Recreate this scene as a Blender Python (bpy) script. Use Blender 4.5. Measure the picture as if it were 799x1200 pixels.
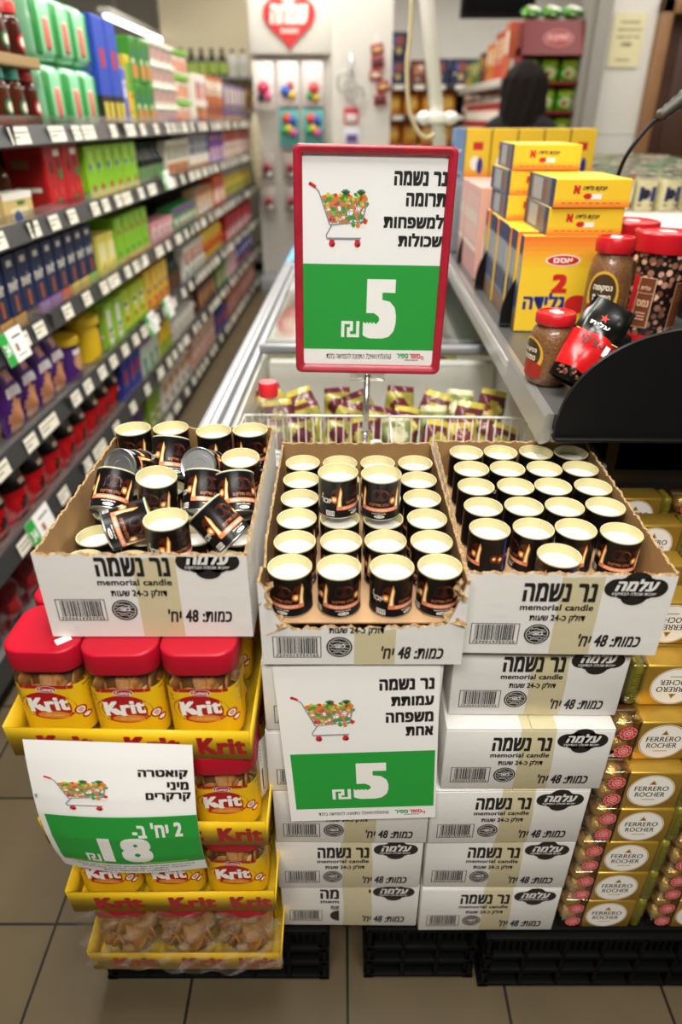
import bpy, bmesh, math, random
from mathutils import Vector, Matrix
from mathutils.geometry import tessellate_polygon
R = math.radians
rnd = random.Random(7)
SC = bpy.context.scene
COL = SC.collection
for o in list(bpy.data.objects): bpy.data.objects.remove(o)

# ------------------------------------------------------------------ camera, world, lights, exposure
cd = bpy.data.cameras.new('camera'); cam = bpy.data.objects.new('camera', cd); COL.objects.link(cam)
cam.location = (0, 0, 1.38); cam.rotation_euler = (R(90 - 30.1), 0, 0)
cd.sensor_fit = 'VERTICAL'; cd.sensor_height = 36.0; cd.lens = 36.0 * 795 / 1200
cd.clip_start = 0.02; cd.clip_end = 60
cd.dof.use_dof = True; cd.dof.focus_distance = 0.97; cd.dof.aperture_fstop = 2.3
SC.camera = cam
SC.view_settings.view_transform = 'Standard'; SC.view_settings.look = 'None'
SC.view_settings.gamma = 1.0; SC.view_settings.use_curve_mapping = False
SC.view_settings.exposure = 0.0
wd = bpy.data.worlds.new('world'); SC.world = wd; wd.use_nodes = True
wd.node_tree.nodes['Background'].inputs[0].default_value = (1.0, 0.95, 0.88, 1)
wd.node_tree.nodes['Background'].inputs[1].default_value = 0.03
def area(name, loc, sx, sy, power, col=(1, .965, .905), rot=(0, 0, 0)):
    l = bpy.data.lights.new(name, 'AREA'); l.shape = 'RECTANGLE'; l.size = sx; l.size_y = sy; l.energy = power; l.color = col
    o = bpy.data.objects.new(name, l); COL.objects.link(o); o.location = loc; o.rotation_euler = rot
    return o
# rows of ceiling fluorescents, and one added fill by the back wall
area('ceiling_or_fill_lamp', (0.05, 0.75, 2.75), 0.5, 1.3, 52)
area('ceiling_or_fill_lamp', (0.1, -0.6, 2.4), 1.6, 0.5, 62)
area('ceiling_or_fill_lamp', (-0.35, 3.0, 2.75), 0.5, 2.2, 62)
area('ceiling_or_fill_lamp', (-0.2, 5.6, 2.75), 1.2, 1.6, 58)
area('ceiling_or_fill_lamp', (1.9, 3.4, 2.75), 1.2, 2.2, 36)
area('ceiling_or_fill_lamp', (2.0, 6.2, 2.75), 1.6, 1.6, 40)
area('ceiling_or_fill_lamp', (1.2, 7.9, 2.75), 2.4, 0.5, 24)  # added fill light, put in to brighten the dark back wall
area('ceiling_or_fill_lamp', (-3.0, 5.0, 2.75), 0.4, 3.0, 30)

# ------------------------------------------------------------------ materials
_m = {}
def mat(name, col, rough=.5, metal=0, spec=.5, emit=None, es=1, var=0, vscale=20, bump=0, bscale=200, coat=0, sss=0):
    if name in _m: return _m[name]
    m = bpy.data.materials.new(name); m.use_nodes = True; nt = m.node_tree; b = nt.nodes['Principled BSDF']
    c = (*col, 1)
    b.inputs['Base Color'].default_value = c; b.inputs['Roughness'].default_value = rough
    b.inputs['Metallic'].default_value = metal; b.inputs['Specular IOR Level'].default_value = spec
    if coat: b.inputs['Coat Weight'].default_value = coat; b.inputs['Coat Roughness'].default_value = .08
    if emit: b.inputs['Emission Color'].default_value = (*emit, 1); b.inputs['Emission Strength'].default_value = es
    if var or bump:
        tc = nt.nodes.new('ShaderNodeTexCoord')
    if var:
        n = nt.nodes.new('ShaderNodeTexNoise'); n.inputs['Scale'].default_value = vscale; n.inputs['Detail'].default_value = 4
        nt.links.new(tc.outputs['Object'], n.inputs['Vector'])
        r = nt.nodes.new('ShaderNodeValToRGB')
        r.color_ramp.elements[0].position = .3; r.color_ramp.elements[1].position = .7
        r.color_ramp.elements[0].color = (*[x * (1 - var) for x in col], 1); r.color_ramp.elements[1].color = (*[min(1, x * (1 + var * .5)) for x in col], 1)
        nt.links.new(n.outputs['Fac'], r.inputs['Fac']); nt.links.new(r.outputs['Color'], b.inputs['Base Color'])
    if bump:
        n2 = nt.nodes.new('ShaderNodeTexNoise'); n2.inputs['Scale'].default_value = bscale; n2.inputs['Detail'].default_value = 3
        nt.links.new(tc.outputs['Object'], n2.inputs['Vector'])
        bp = nt.nodes.new('ShaderNodeBump'); bp.inputs['Strength'].default_value = bump; bp.inputs['Distance'].default_value = .003
        nt.links.new(n2.outputs['Fac'], bp.inputs['Height']); nt.links.new(bp.outputs['Normal'], b.inputs['Normal'])
    _m[name] = m; return m
def clear(name, tint=(1, 1, 1), gloss=.08, rough=.08, gcol=(1, 1, 1), bump=0, bscale=60):
    if name in _m: return _m[name]
    m = bpy.data.materials.new(name); m.use_nodes = True; nt = m.node_tree
    for n in list(nt.nodes): nt.nodes.remove(n)
    out = nt.nodes.new('ShaderNodeOutputMaterial'); t = nt.nodes.new('ShaderNodeBsdfTransparent'); g = nt.nodes.new('ShaderNodeBsdfGlossy'); mx = nt.nodes.new('ShaderNodeMixShader')
    t.inputs[0].default_value = (*tint, 1); g.inputs['Color'].default_value = (*gcol, 1); g.inputs['Roughness'].default_value = rough
    lw = nt.nodes.new('ShaderNodeLayerWeight'); lw.inputs[0].default_value = .25
    mr = nt.nodes.new('ShaderNodeMapRange'); mr.inputs['To Min'].default_value = gloss; mr.inputs['To Max'].default_value = min(1, gloss * 4 + .15)
    nt.links.new(lw.outputs['Facing'], mr.inputs['Value']); nt.links.new(mr.outputs['Result'], mx.inputs[0])
    nt.links.new(t.outputs[0], mx.inputs[1]); nt.links.new(g.outputs[0], mx.inputs[2]); nt.links.new(mx.outputs[0], out.inputs[0])
    if bump:
        tc = nt.nodes.new('ShaderNodeTexCoord'); n = nt.nodes.new('ShaderNodeTexNoise'); n.inputs['Scale'].default_value = bscale; n.inputs['Detail'].default_value = 5
        bp = nt.nodes.new('ShaderNodeBump'); bp.inputs['Strength'].default_value = bump; bp.inputs['Distance'].default_value = .01
        nt.links.new(tc.outputs['Object'], n.inputs['Vector']); nt.links.new(n.outputs['Fac'], bp.inputs['Height'])
        nt.links.new(bp.outputs['Normal'], g.inputs['Normal']); nt.links.new(bp.outputs['Normal'], lw.inputs['Normal'])
    _m[name] = m; return m
def flat(hexs, rough=.5, **k):       # sRGB hex -> linear
    h = [int(hexs[i:i + 2], 16) / 255 for i in (0, 2, 4)]
    c = tuple(x / 12.92 if x <= .04045 else ((x + .055) / 1.055) ** 2.4 for x in h)
    return mat('paint_' + hexs + ('' if rough == .5 and not k else str(rough) + str(sorted(k.items()))), c, rough, **k)

# ------------------------------------------------------------------ mesh helpers
class MB:
    def __init__(s): s.v = []; s.f = []; s.m = []; s.s = []
    def add(s, vs, fs, m=0, smooth=False, M=None):
        o = len(s.v)
        if M is not None: vs = [M @ Vector(v) for v in vs]
        s.v += [tuple(v) for v in vs]
        for i, f in enumerate(fs):
            s.f.append(tuple(j + o for j in f)); s.m.append(m[i] if isinstance(m, list) else m); s.s.append(smooth)
        return s
    def box(s, x0, x1, y0, y1, z0, z1, m=0, M=None):
        v = [(x, y, z) for z in (z0, z1) for y in (y0, y1) for x in (x0, x1)]
        return s.add(v, [(0, 2, 3, 1), (4, 5, 7, 6), (0, 1, 5, 4), (2, 6, 7, 3), (0, 4, 6, 2), (1, 3, 7, 5)], m, False, M)
    def rbox(s, x0, x1, y0, y1, z0, z1, r=.003, m=0, seg=2, M=None, smooth=True):
        b = bmesh.new(); bmesh.ops.create_cube(b, size=1)
        for v in b.verts: v.co = Vector(((x0 + x1) / 2 + v.co.x * (x1 - x0), (y0 + y1) / 2 + v.co.y * (y1 - y0), (z0 + z1) / 2 + v.co.z * (z1 - z0)))
        bmesh.ops.bevel(b, geom=list(b.edges), offset=r, segments=seg, affect='EDGES', profile=.5)
        b.verts.index_update(); vs = [v.co.copy() for v in b.verts]; fs = [[v.index for v in f.verts] for f in b.faces]
        b.free(); return s.add(vs, fs, m, smooth, M)
    def lathe(s, prof, n=24, m=0, M=None, smooth=True):
        vs = []; rows = []
        for r, z in prof:
            if r < 1e-6: rows.append([len(vs)]); vs.append((0, 0, z))
            else:
                rows.append(list(range(len(vs), len(vs) + n)))
                vs += [(r * math.cos(2 * math.pi * i / n), r * math.sin(2 * math.pi * i / n), z) for i in range(n)]
        fs = []; ms = []
        for k in range(len(rows) - 1):
            a, b = rows[k], rows[k + 1]; mm = m[k] if isinstance(m, list) else m
            for i in range(n):
                j = (i + 1) % n
                if len(a) == 1 and len(b) == 1: continue
                if len(a) == 1: fs.append((a[0], b[j], b[i]))
                elif len(b) == 1: fs.append((a[i], a[j], b[0]))
                else: fs.append((a[i], a[j], b[j], b[i]))
                ms.append(mm)
        return s.add(vs, fs, ms, smooth, M)
    def loft(s, rings, m=0, caps=True, smooth=True, M=None, closed=True):
        n = len(rings[0]); vs = [p for r in rings for p in r]; fs = []; ms = []
        for k in range(len(rings) - 1):
            for i in range(n if closed else n - 1):
                j = (i + 1) % n; fs.append((k * n + i, k * n + j, (k + 1) * n + j, (k + 1) * n + i)); ms.append(m[k] if isinstance(m, list) else m)
        if caps:
            fs += [tuple(range(n))[::-1], tuple(range((len(rings) - 1) * n, len(rings) * n))]; ms += [m[0], m[-1]] if isinstance(m, list) else [m, m]
        return s.add(vs, fs, ms, smooth, M)
    def surf(s, fn, nu, nv, m=0, smooth=True, M=None):
        vs = [fn(i / nu, j / nv) for j in range(nv + 1) for i in range(nu + 1)]
        fs = [(j * (nu + 1) + i, j * (nu + 1) + i + 1, (j + 1) * (nu + 1) + i + 1, (j + 1) * (nu + 1) + i) for j in range(nv) for i in range(nu)]
        return s.add(vs, fs, m, smooth, M)
    def tube(s, pts, r, n=8, m=0, M=None):
        pts = [Vector(p) for p in pts]; rings = []
        up = Vector((0, 0, 1))
        for i, p in enumerate(pts):
            d = (pts[min(i + 1, len(pts) - 1)] - pts[max(i - 1, 0)]).normalized()
            a = d.cross(up)
            if a.length < 1e-3: a = d.cross(Vector((0, 1, 0)))
            a.normalize(); b = d.cross(a).normalized(); up = a.cross(d) if i else up
            rr = r[i] if isinstance(r, (list, tuple)) else r
            rings.append([p + a * rr * math.cos(2 * math.pi * k / n) + b * rr * math.sin(2 * math.pi * k / n) for k in range(n)])
        return s.loft(rings, m, True, True, M)
    def prism(s, pts, h0, h1, m=0, fn=None, smooth=False):     # polygon in a plane, extruded; fn maps (u, v, h) to a point
        fn = fn or (lambda u, v, h: (u, v, h)); n = len(pts)
        vs = [fn(u, v, h0) for u, v in pts] + [fn(u, v, h1) for u, v in pts]
        tri = tessellate_polygon([[Vector((u, v, 0)) for u, v in pts]])
        fs = [tuple(t) for t in tri] + [tuple(i + n for i in t) for t in tri] + [(i, (i + 1) % n, (i + 1) % n + n, i + n) for i in range(n)]
        return s.add(vs, fs, m, smooth)
    def build(s, name, mats, parent=None, clip=None, recalc=False):
        me = bpy.data.meshes.new(name); me.from_pydata(s.v, [], s.f); me.update()
        for x in (mats if isinstance(mats, (list, tuple)) else [mats]): me.materials.append(x)
        for p, mi, sm in zip(me.polygons, s.m, s.s): p.material_index = mi; p.use_smooth = sm
        if clip or recalc:
            b = bmesh.new(); b.from_mesh(me)
            if clip: bmesh.ops.bisect_plane(b, geom=b.verts[:] + b.edges[:] + b.faces[:], plane_co=clip[0], plane_no=clip[1], clear_outer=True)
            if recalc: bmesh.ops.recalc_face_normals(b, faces=b.faces[:])
            b.to_mesh(me); b.free()
        o = bpy.data.objects.new(name, me); COL.objects.link(o)
        if parent: o.parent = parent
        return o
def sharp(o, ang=35):
    try: o.data.set_sharp_from_angle(angle=R(ang))
    except Exception: pass
    return o
def tag(o, label, cat, group=None):
    o['label'] = label; o['category'] = cat
    if group: o['group'] = group
    return o
def empty(name, loc=(0, 0, 0), rz=0):
    o = bpy.data.objects.new(name, None); COL.objects.link(o); o.location = loc; o.rotation_euler = (0, 0, rz); o.empty_display_size = .05; return o
def struct(o): o['kind'] = 'structure'; return o
def kids(o): return [c for c in bpy.data.objects if c.parent == o]
def copy_tree(o, parent=None, ch=None):
    c = o.copy(); COL.objects.link(c)
    if parent: c.parent = parent
    for k in list(o.children): copy_tree(k, c)
    return c
class Proto:                              # first call hands out the built thing itself, later calls copies
    def __init__(s, o): s.o = o; s.used = False
    def __call__(s, loc, rot=(0, 0, 0), label=None, cat=None, group=None):
        if not s.used: o = s.o; s.used = True
        else: o = copy_tree(s.o)
        o.location = loc; o.rotation_euler = rot
        if 'group' in o.keys() and not group: del o['group']
        return tag(o, label, cat, group)
YAW = R(1.5); CA, SA = math.cos(YAW), math.sin(YAW)
def S(X, Y, z=0): return Vector((X * CA + Y * SA, -X * SA + Y * CA, z))     # the store's aisle runs a little off the y axis
ORD = 'first second third fourth fifth sixth seventh eighth ninth tenth eleventh twelfth thirteenth fourteenth fifteenth sixteenth seventeenth eighteenth nineteenth twentieth'.split()

# ------------------------------------------------------------------ lettering and flat print
def heb(s):
    if not any('\u0590' <= c <= '\u05ff' for c in s): return s
    out = []; num = ''
    for c in s:
        if c.isdigit(): num += c
        else:
            if num: out.append(num); num = ''
            out.append({'(': ')', ')': '('}.get(c, c))
    if num: out.append(num)
    return ''.join(out[::-1])
_t = {}
def tgeo(s, bx, by, shear, res):
    k = (s, bx, by, shear, res)
    if k not in _t:
        cu = bpy.data.curves.new('lettering', 'FONT'); cu.body = heb(s); cu.shear = shear; cu.resolution_u = res; cu.space_character = 1 + 1.6 * bx
        ob = bpy.data.objects.new('lettering', cu); me = ob.to_mesh()
        vs = [(v.co.x, v.co.y) for v in me.vertices]; fs = [tuple(p.vertices) for p in me.polygons]
        ob.to_mesh_clear(); bpy.data.objects.remove(ob); bpy.data.curves.remove(cu)
        nx = max(2, math.ceil(bx / .022)) if bx else 1; ny = max(2, math.ceil(by / .016)) if by else 1
        st = [((2 * i / (nx - 1) - 1) * bx if nx > 1 else 0, (2 * j / (ny - 1) - 1) * by if ny > 1 else 0) for j in range(ny) for i in range(nx)]
        V = []; F = []; Lr = []
        for i, (dx, dy) in enumerate(st):
            o = len(V); V += [(x + dx, y + dy, i) for x, y in vs]; F += [tuple(j + o for j in f) for f in fs]
        x0, x1 = min(v[0] for v in V), max(v[0] for v in V); y0, y1 = min(v[1] for v in V), max(v[1] for v in V)
        _t[k] = ([((x - x0) / (x1 - x0), (y - y0) / (y1 - y0), l) for x, y, l in V], F)
    return _t[k]
class Flat:                                # print on a surface: shapes in (u, v) with a layer; emit() maps them on to it
    def __init__(s): s.i = []
    def poly(s, pts, m, L=1):
        tri = tessellate_polygon([[Vector((u, v, 0)) for u, v in pts]])
        s.i.append(([(u, v, L) for u, v in pts], [tuple(t) for t in tri], m)); return s
    def rect(s, u0, u1, v0, v1, m, L=1, nu=1, nv=1):
        vs = [(u0 + (u1 - u0) * i / nu, v0 + (v1 - v0) * j / nv, L) for j in range(nv + 1) for i in range(nu + 1)]
        fs = [(j * (nu + 1) + i, j * (nu + 1) + i + 1, (j + 1) * (nu + 1) + i + 1, (j + 1) * (nu + 1) + i) for j in range(nv) for i in range(nu)]
        s.i.append((vs, fs, m)); return s
    def ell(s, cu, cv, ru, rv, m, L=1, n=24, rot=0, nr=None):
        nr = nr or (5 if .012 < ru < .04 else 1)
        c, d = math.cos(rot), math.sin(rot); pts = []
        for q in range(nr, 0, -1):
            for k in range(n):
                a = 2 * math.pi * k / n; x, y = ru * q / nr * math.cos(a), rv * q / nr * math.sin(a); pts.append((cu + x * c - y * d, cv + x * d + y * c, L))
        fs = [(q * n + k, q * n + (k + 1) % n, (q + 1) * n + (k + 1) % n, (q + 1) * n + k) for q in range(nr - 1) for k in range(n)]
        s.i.append((pts + [(cu, cv, L)], fs + [((nr - 1) * n + k, (nr - 1) * n + (k + 1) % n, nr * n) for k in range(n)], m)); return s
    def ring(s, cu, cv, r0, r1, m, L=1, n=28, e=1.0):
        v = [(cu + r * math.cos(2 * math.pi * k / n), cv + r * e * math.sin(2 * math.pi * k / n), L) for r in (r0, r1) for k in range(n)]
        s.i.append((v, [(k, (k + 1) % n, n + (k + 1) % n, n + k) for k in range(n)], m)); return s
    def line(s, p, q, w, m, L=1):
        d = Vector(q) - Vector(p); nn = Vector((-d.y, d.x)).normalized() * w / 2
        s.i.append(([(p[0] + nn.x, p[1] + nn.y, L), (p[0] - nn.x, p[1] - nn.y, L), (q[0] - nn.x, q[1] - nn.y, L), (q[0] + nn.x, q[1] + nn.y, L)], [(0, 1, 2, 3)], m)); return s
    def path(s, pts, w, m, L=1):
        for a, b in zip(pts, pts[1:]): s.line(a, b, w, m, L)
        return s
    def text(s, t, u0, u1, v0, v1, m, L=2, bold=(.035, .02), shear=0, rot=0, res=3):
        V, F = tgeo(t, bold[0], bold[1], shear, res); cu, cv = (u0 + u1) / 2, (v0 + v1) / 2; c, d = math.cos(rot), math.sin(rot); o = []
        for x, y, l in V:
            a, b = (x - .5) * (u1 - u0), (y - .5) * (v1 - v0); o.append((cu + a * c - b * d, cv + a * d + b * c, L + l * .04))
        s.i.append((o, F, m)); return s
    def emit(s, mb, fn, eps=.00012):
        for vs, fs, m in s.i: mb.add([fn(u, v, l * eps) for u, v, l in vs], fs, m)
        return mb
def face_fn(origin, U, V):                 # a plane: origin + u*U + v*V, raised along U x V
    origin, U, V = Vector(origin), Vector(U), Vector(V); N = U.cross(V)
    return lambda u, v, h: origin + U * u + V * v + N * h
def front_fn(x0, y, z0): return face_fn((x0, y, z0), (1, 0, 0), (0, 0, 1))     # a face looking to -y

BLACK = flat('15130f', .5); WHITE = flat('f2efe8', .55); PAPER = flat('f6f4f0', .6); GREEN = flat('22a03a', .55); RED = flat('c8141c', .4)
STEEL = mat('steel', (.55, .56, .57), .3, 1); DARKMETAL = mat('dark_metal', (.03, .03, .032), .45, .3)
GREY = flat('8f9094', .5); BLACKPL = mat('black_plastic', (.006, .006, .006), .5, spec=.2); WHITEPL = flat('e9e6dd', .4)

def smooth_pts(p, n=5):
    out = []
    for i in range(len(p) - 1):
        a, b, c, d = p[max(i - 1, 0)], p[i], p[i + 1], p[min(i + 2, len(p) - 1)]
        for k in range(n):
            t = k / n; out.append(.5 * ((2 * b) + (c - a) * t + (2 * a - 5 * b + 4 * c - d) * t * t + (3 * b - a - 3 * c + d) * t ** 3))
    return out + [p[-1]]

# ------------------------------------------------------------------ the room
def tile_floor():
    m = bpy.data.materials.new('floor_tiles'); m.use_nodes = True; nt = m.node_tree; b = nt.nodes['Principled BSDF']
    tc = nt.nodes.new('ShaderNodeTexCoord'); mp = nt.nodes.new('ShaderNodeMapping'); br = nt.nodes.new('ShaderNodeTexBrick')
    mp.inputs['Location'].default_value = (-.012, -.753 + .288 * 4, 0)
    br.offset = 0; br.inputs['Scale'].default_value = 1; br.inputs['Brick Width'].default_value = .288; br.inputs['Row Height'].default_value = .288
    br.inputs['Mortar Size'].default_value = .0028; br.inputs['Mortar Smooth'].default_value = .1
    br.inputs['Color1'].default_value = (.128, .094, .050, 1); br.inputs['Color2'].default_value = (.112, .083, .045, 1); br.inputs['Mortar'].default_value = (.014, .012, .009, 1)
    n = nt.nodes.new('ShaderNodeTexNoise'); n.inputs['Scale'].default_value = 9; n.inputs['Detail'].default_value = 6
    mx = nt.nodes.new('ShaderNodeMix'); mx.data_type = 'RGBA'; mx.blend_type = 'MULTIPLY'; mx.inputs[0].default_value = .35
    nt.links.new(tc.outputs['Object'], mp.inputs[0]); nt.links.new(mp.outputs[0], br.inputs['Vector']); nt.links.new(tc.outputs['Object'], n.inputs['Vector'])
    nt.links.new(br.outputs['Color'], mx.inputs[6]); nt.links.new(n.outputs['Fac'], mx.inputs[7]); nt.links.new(mx.outputs[2], b.inputs['Base Color'])
    b.inputs['Roughness'].default_value = .35
    return m
def plane(name, pts, m): return struct(MB().add(pts, [(0, 1, 2, 3)]).build(name, m))
plane('floor', [(-5, -2, 0), (5, -2, 0), (5, 10, 0), (-5, 10, 0)], tile_floor())
CEIL = mat('ceiling_panel', (.42, .39, .34), .8, var=.15, vscale=2)
plane('ceiling', [(-5, -2, 2.85), (-5, 10, 2.85), (5, 10, 2.85), (5, -2, 2.85)], CEIL)
WALL = mat('wall_paint', (.72, .69, .62), .7, var=.06, vscale=3)
CREAM = mat('cream_wall', (.80, .70, .47), .7, var=.04, vscale=2)
plane('wall_back', [(-5, 9, 0), (5, 9, 0), (5, 9, 2.85), (-5, 9, 2.85)], WALL)
plane('wall_left', [(-5, -2, 0), (-5, 10, 0), (-5, 10, 2.85), (-5, -2, 2.85)], WALL)
plane('wall_right', [(5, -2, 0), (5, 10, 0), (5, 10, 2.85), (5, -2, 2.85)], WALL)
# partition of cream panels behind the end of the long rack, tiled lower down
o = MB().box(-1.60, -.69, 7.35, 7.5, 1.25, 2.85); struct(o.build('wall_end', CREAM))
TILEW = mat('wall_tile', (.50, .46, .38), .35, var=.1, vscale=4)
o = MB().box(-1.60, -.02, 7.36, 7.49, 0, 1.25)
for k in range(5): o.box(-.95 + .2 * k, -.943 + .2 * k, 7.352, 7.36, 0, 1.25)
struct(o.build('wall_tiles', TILEW))
struct(MB().box(-1.6, 0, 7.33, 7.36, 0, .1).build('baseboard_end', BLACKPL))
# white pillar between the two halves of the shop
o = MB().box(.03, .36, 5.75, 6.1, 0, 2.85); o.box(-.07, .03, 5.8, 6.1, 0, 2.85)
struct(o.build('wall_pillar', mat('pillar_paint', (.66, .63, .56), .6)))
# right-hand white wall with a grey column and a brown door
o = MB().box(1.52, 1.80, 4.75, 4.9, 0, 2.85); o.box(2.78, 4.4, 4.75, 4.9, 0, 2.85); o.box(1.80, 2.78, 4.75, 4.9, 1.96, 2.85)
for z in (.6, .95, 1.3): o.box(1.52, 1.80, 4.747, 4.75, z, z + .006)
struct(o.build('wall_door_side', WALL))
o = MB().box(1.44, 1.52, 4.68, 4.9, 0, 2.85); o.box(1.40, 1.44, 4.72, 4.86, 0, 2.85)
struct(o.build('trim_1', mat('column_metal', (.33, .31, .27), .5)))
DOORW = mat('door_wood', (.075, .03, .016), .55, var=.2, vscale=6)
FRAMEW = mat('door_frame_wood', (.27, .13, .05), .5, var=.15, vscale=8)
o = MB().rbox(1.80, 1.875, 4.70, 4.9, 0, 1.97, .008); o.rbox(2.70, 2.78, 4.70, 4.9, 0, 1.97, .008); o.rbox(1.80, 2.78, 4.70, 4.9, 1.89, 1.97, .008)
struct(o.build('trim_2', FRAMEW))
o = MB().box(1.875, 2.70, 4.8, 4.84, 0, 1.89); o.rbox(1.97, 2.6, 4.79, 4.8, 1.05, 1.8, .003); o.rbox(1.97, 2.6, 4.79, 4.8, .15, .95, .003)
d = struct(o.build('door_1', DOORW))
hb = MB().tube([(1.93, 4.79, 1.02), (1.93, 4.74, 1.02), (2.04, 4.74, 1.02)], .009, 8); hb.build('handle', STEEL, d)

# ------------------------------------------------------------------ long shelf rack along the aisle
SHZ = [1.353, 1.116, .853, .583, .343, .09]
RAILM = mat('rail_dark', (.04, .04, .041), .35, .2); SHELFM = mat('shelf_metal', (.38, .37, .35), .35, .6); BACKM = mat('rack_back', (.07, .065, .06), .6)
TAGW = flat('f0ead8', .5); TAGY = flat('efdca0', .5)
rack = tag(empty('shelving_rack', S(-.943, 1.1), -YAW), 'long dark metal shelving rack filled with groceries along the aisle', 'shelving rack')
RL = 5.85
bk = MB().box(-.50, -.46, 0, RL, 0, 1.62)
for k in range(7): bk.box(-.50, -.455, k * RL / 6.02, k * RL / 6.02 + .03, 0, 1.62)
bk.build('back_panel', BACKM, rack)
MB().box(-.46, -.012, 0, RL, 0, .07).build('plinth', BLACKPL, rack)
tagm = MB().add([(0, -.036, .021), (0, .036, .021), (.008, .036, -.021), (.008, -.036, -.021)], [(0, 1, 2, 3)], 0)
tagm.box(.002, .0035, -.03, .03, .006, .009, 1); tagm.box(.004, .006, -.03, .0, -.006, -.003, 1)
tp = None
for i, z in enumerate(SHZ):
    sb = MB(); sb.box(-.46, -.02, 0, RL, z - .025, z - .005); sh = sb.build('shelf', SHELFM, rack)
    rb = MB(); prof = [(-.022, z + .008), (-.016, z + .012), (.004, z - .038), (-.002, z - .044), (-.012, z - .04), (-.024, z - .025)]
    rb.loft([[(x, y, zz) for x, zz in prof] for y in (0, RL)], 0, True, False)
    for k in range(1, 6): rb.box(-.02, .0045, k * RL / 6 - .004, k * RL / 6 + .004, z - .04, z + .012)
    rl = rb.build('price_rail', RAILM, sh, recalc=True)
    if i < 5:                              # clear product stop behind the rail
        MB().box(-.026, -.0235, .2, RL, z - .005, z + .035).build('product_stop', clear('stop_plastic', (.97, .97, .97), .1), sh)
    y = .25 + rnd.random() * .2
    while y < RL - .1:
        t = tagm.build('price_tag', [TAGW, flat('6b675c')], rl) if tp is None else copy_tree(tp)
        if tp is None: tp = t
        t.parent = rl; t.location = (-.0055 + .0018, y, z - .0135)
        if rnd.random() < .3: t.scale = (1, 1.7, 1); y += .05
        else: t.scale = (1, 1, 1)
        y += rnd.choice([.115, .13, .15, .18, .22])
def talker(Y, z, w, h, label):
    f = Flat(); f.rect(0, w, 0, h, 0, 0); f.rect(0, w * .33, 0, h, 1, 1); f.text('34', w * .06, w * .27, h * .3, h * .68, 0, 2); f.rect(w * .5, w * .62, h * .3, h * .55, 2, 1); f.rect(w * .5, w * .9, h * .72, h * .78, 3, 1); f.rect(w * .45, w * .85, h * .15, h * .18, 3, 1)
    mb = MB(); mb.box(0, w, 0, .0008, 0, h); f.emit(mb, lambda u, v, q: (u, -.0003 - q, v))
    o = mb.build('shelf_talker', [PAPER, GREEN, flat('a05a3c'), BLACK]); o.rotation_euler = (R(-14), 0, R(90) - YAW); o.location = S(-.926, Y, z); tag(o, label, 'price card')
talker(1.74, .803, .13, .085, 'white and green price card clipped to the rail below the navy cartons')
talker(1.63, .285, .15, .09, 'white and green price card on the rail below the red coffee bags')
talker(3.0, .533, .14, .09, 'white price card on the rail below the yellow and lime cartons')
talker(3.3, .533, .14, .09, 'farther white price card on the rail past the yellow cartons')
talker(3.55, 1.085, .14, .08, 'white and green card on the rail below the dark green bottles')

# --- makers of goods: base centre at the origin, front towards -y
def g_carton(name, w, d, h, base, art=(), side=None, top=None):
    mb = MB().rbox(-w / 2, w / 2, -d / 2, d / 2, 0, h, min(w, d, h) * .03, 0, 1, smooth=False); ms = [flat(base)]
    def mi(c):
        m = flat(c)
        if m not in ms: ms.append(m)
        return ms.index(m)
    f = Flat(); fs = Flat(); rn = random.Random(name + base); pal = ['f0ead8', '2a2622', 'c83028', '2c5aa0', 'e0b83c', '3c7a3a', '8a5a3a']
    if not any(a[0] == 't' for a in art) and h < .3:
        for k in range(3):
            a0, b0 = rn.uniform(.08, .5), rn.uniform(.08, .8); art = tuple(art) + ((('r', a0, a0 + rn.uniform(.2, .4), b0, b0 + rn.uniform(.04, .1), rn.choice(pal))) if k < 2 else ('e', rn.uniform(.25, .75), rn.uniform(.25, .75), .14, .12, rn.choice(pal)),)
        side = tuple(side or ()) + ((.15, .8, .3, .36, pal[0]), (.15, .6, .6, .72, rn.choice(pal)))
    for L, a in enumerate(art):
        if a[0] == 'r': f.rect(a[1] * w, a[2] * w, a[3] * h, a[4] * h, mi(a[5]), 1 + L * .4)
        elif a[0] == 'e': f.ell(a[1] * w, a[2] * h, a[3] * w, a[4] * w, mi(a[5]), 1 + L * .4, 18)
        elif a[0] == 't': f.text(a[1], a[2] * w, a[3] * w, a[4] * h, a[5] * h, mi(a[6]), 1 + L * .4, res=1)
    f.emit(mb, front_fn(-w / 2, -d / 2, 0), .0006)
    if side:
        for L, a in enumerate(side): fs.rect(a[0] * d, a[1] * d, a[2] * h, a[3] * h, mi(a[4]), 1 + L * .4)
        fs.emit(mb, face_fn((-w / 2, d / 2, 0), (0, -1, 0), (0, 0, 1)), .0006)
        fs.emit(mb, face_fn((w / 2, -d / 2, 0), (0, 1, 0), (0, 0, 1)), .0006)
    if top: Flat().rect(0, w, 0, d, mi(top), 1).emit(mb, face_fn((-w / 2, -d / 2, h), (1, 0, 0), (0, 1, 0)), .0005)
    return mb.build(name, ms)
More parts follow.
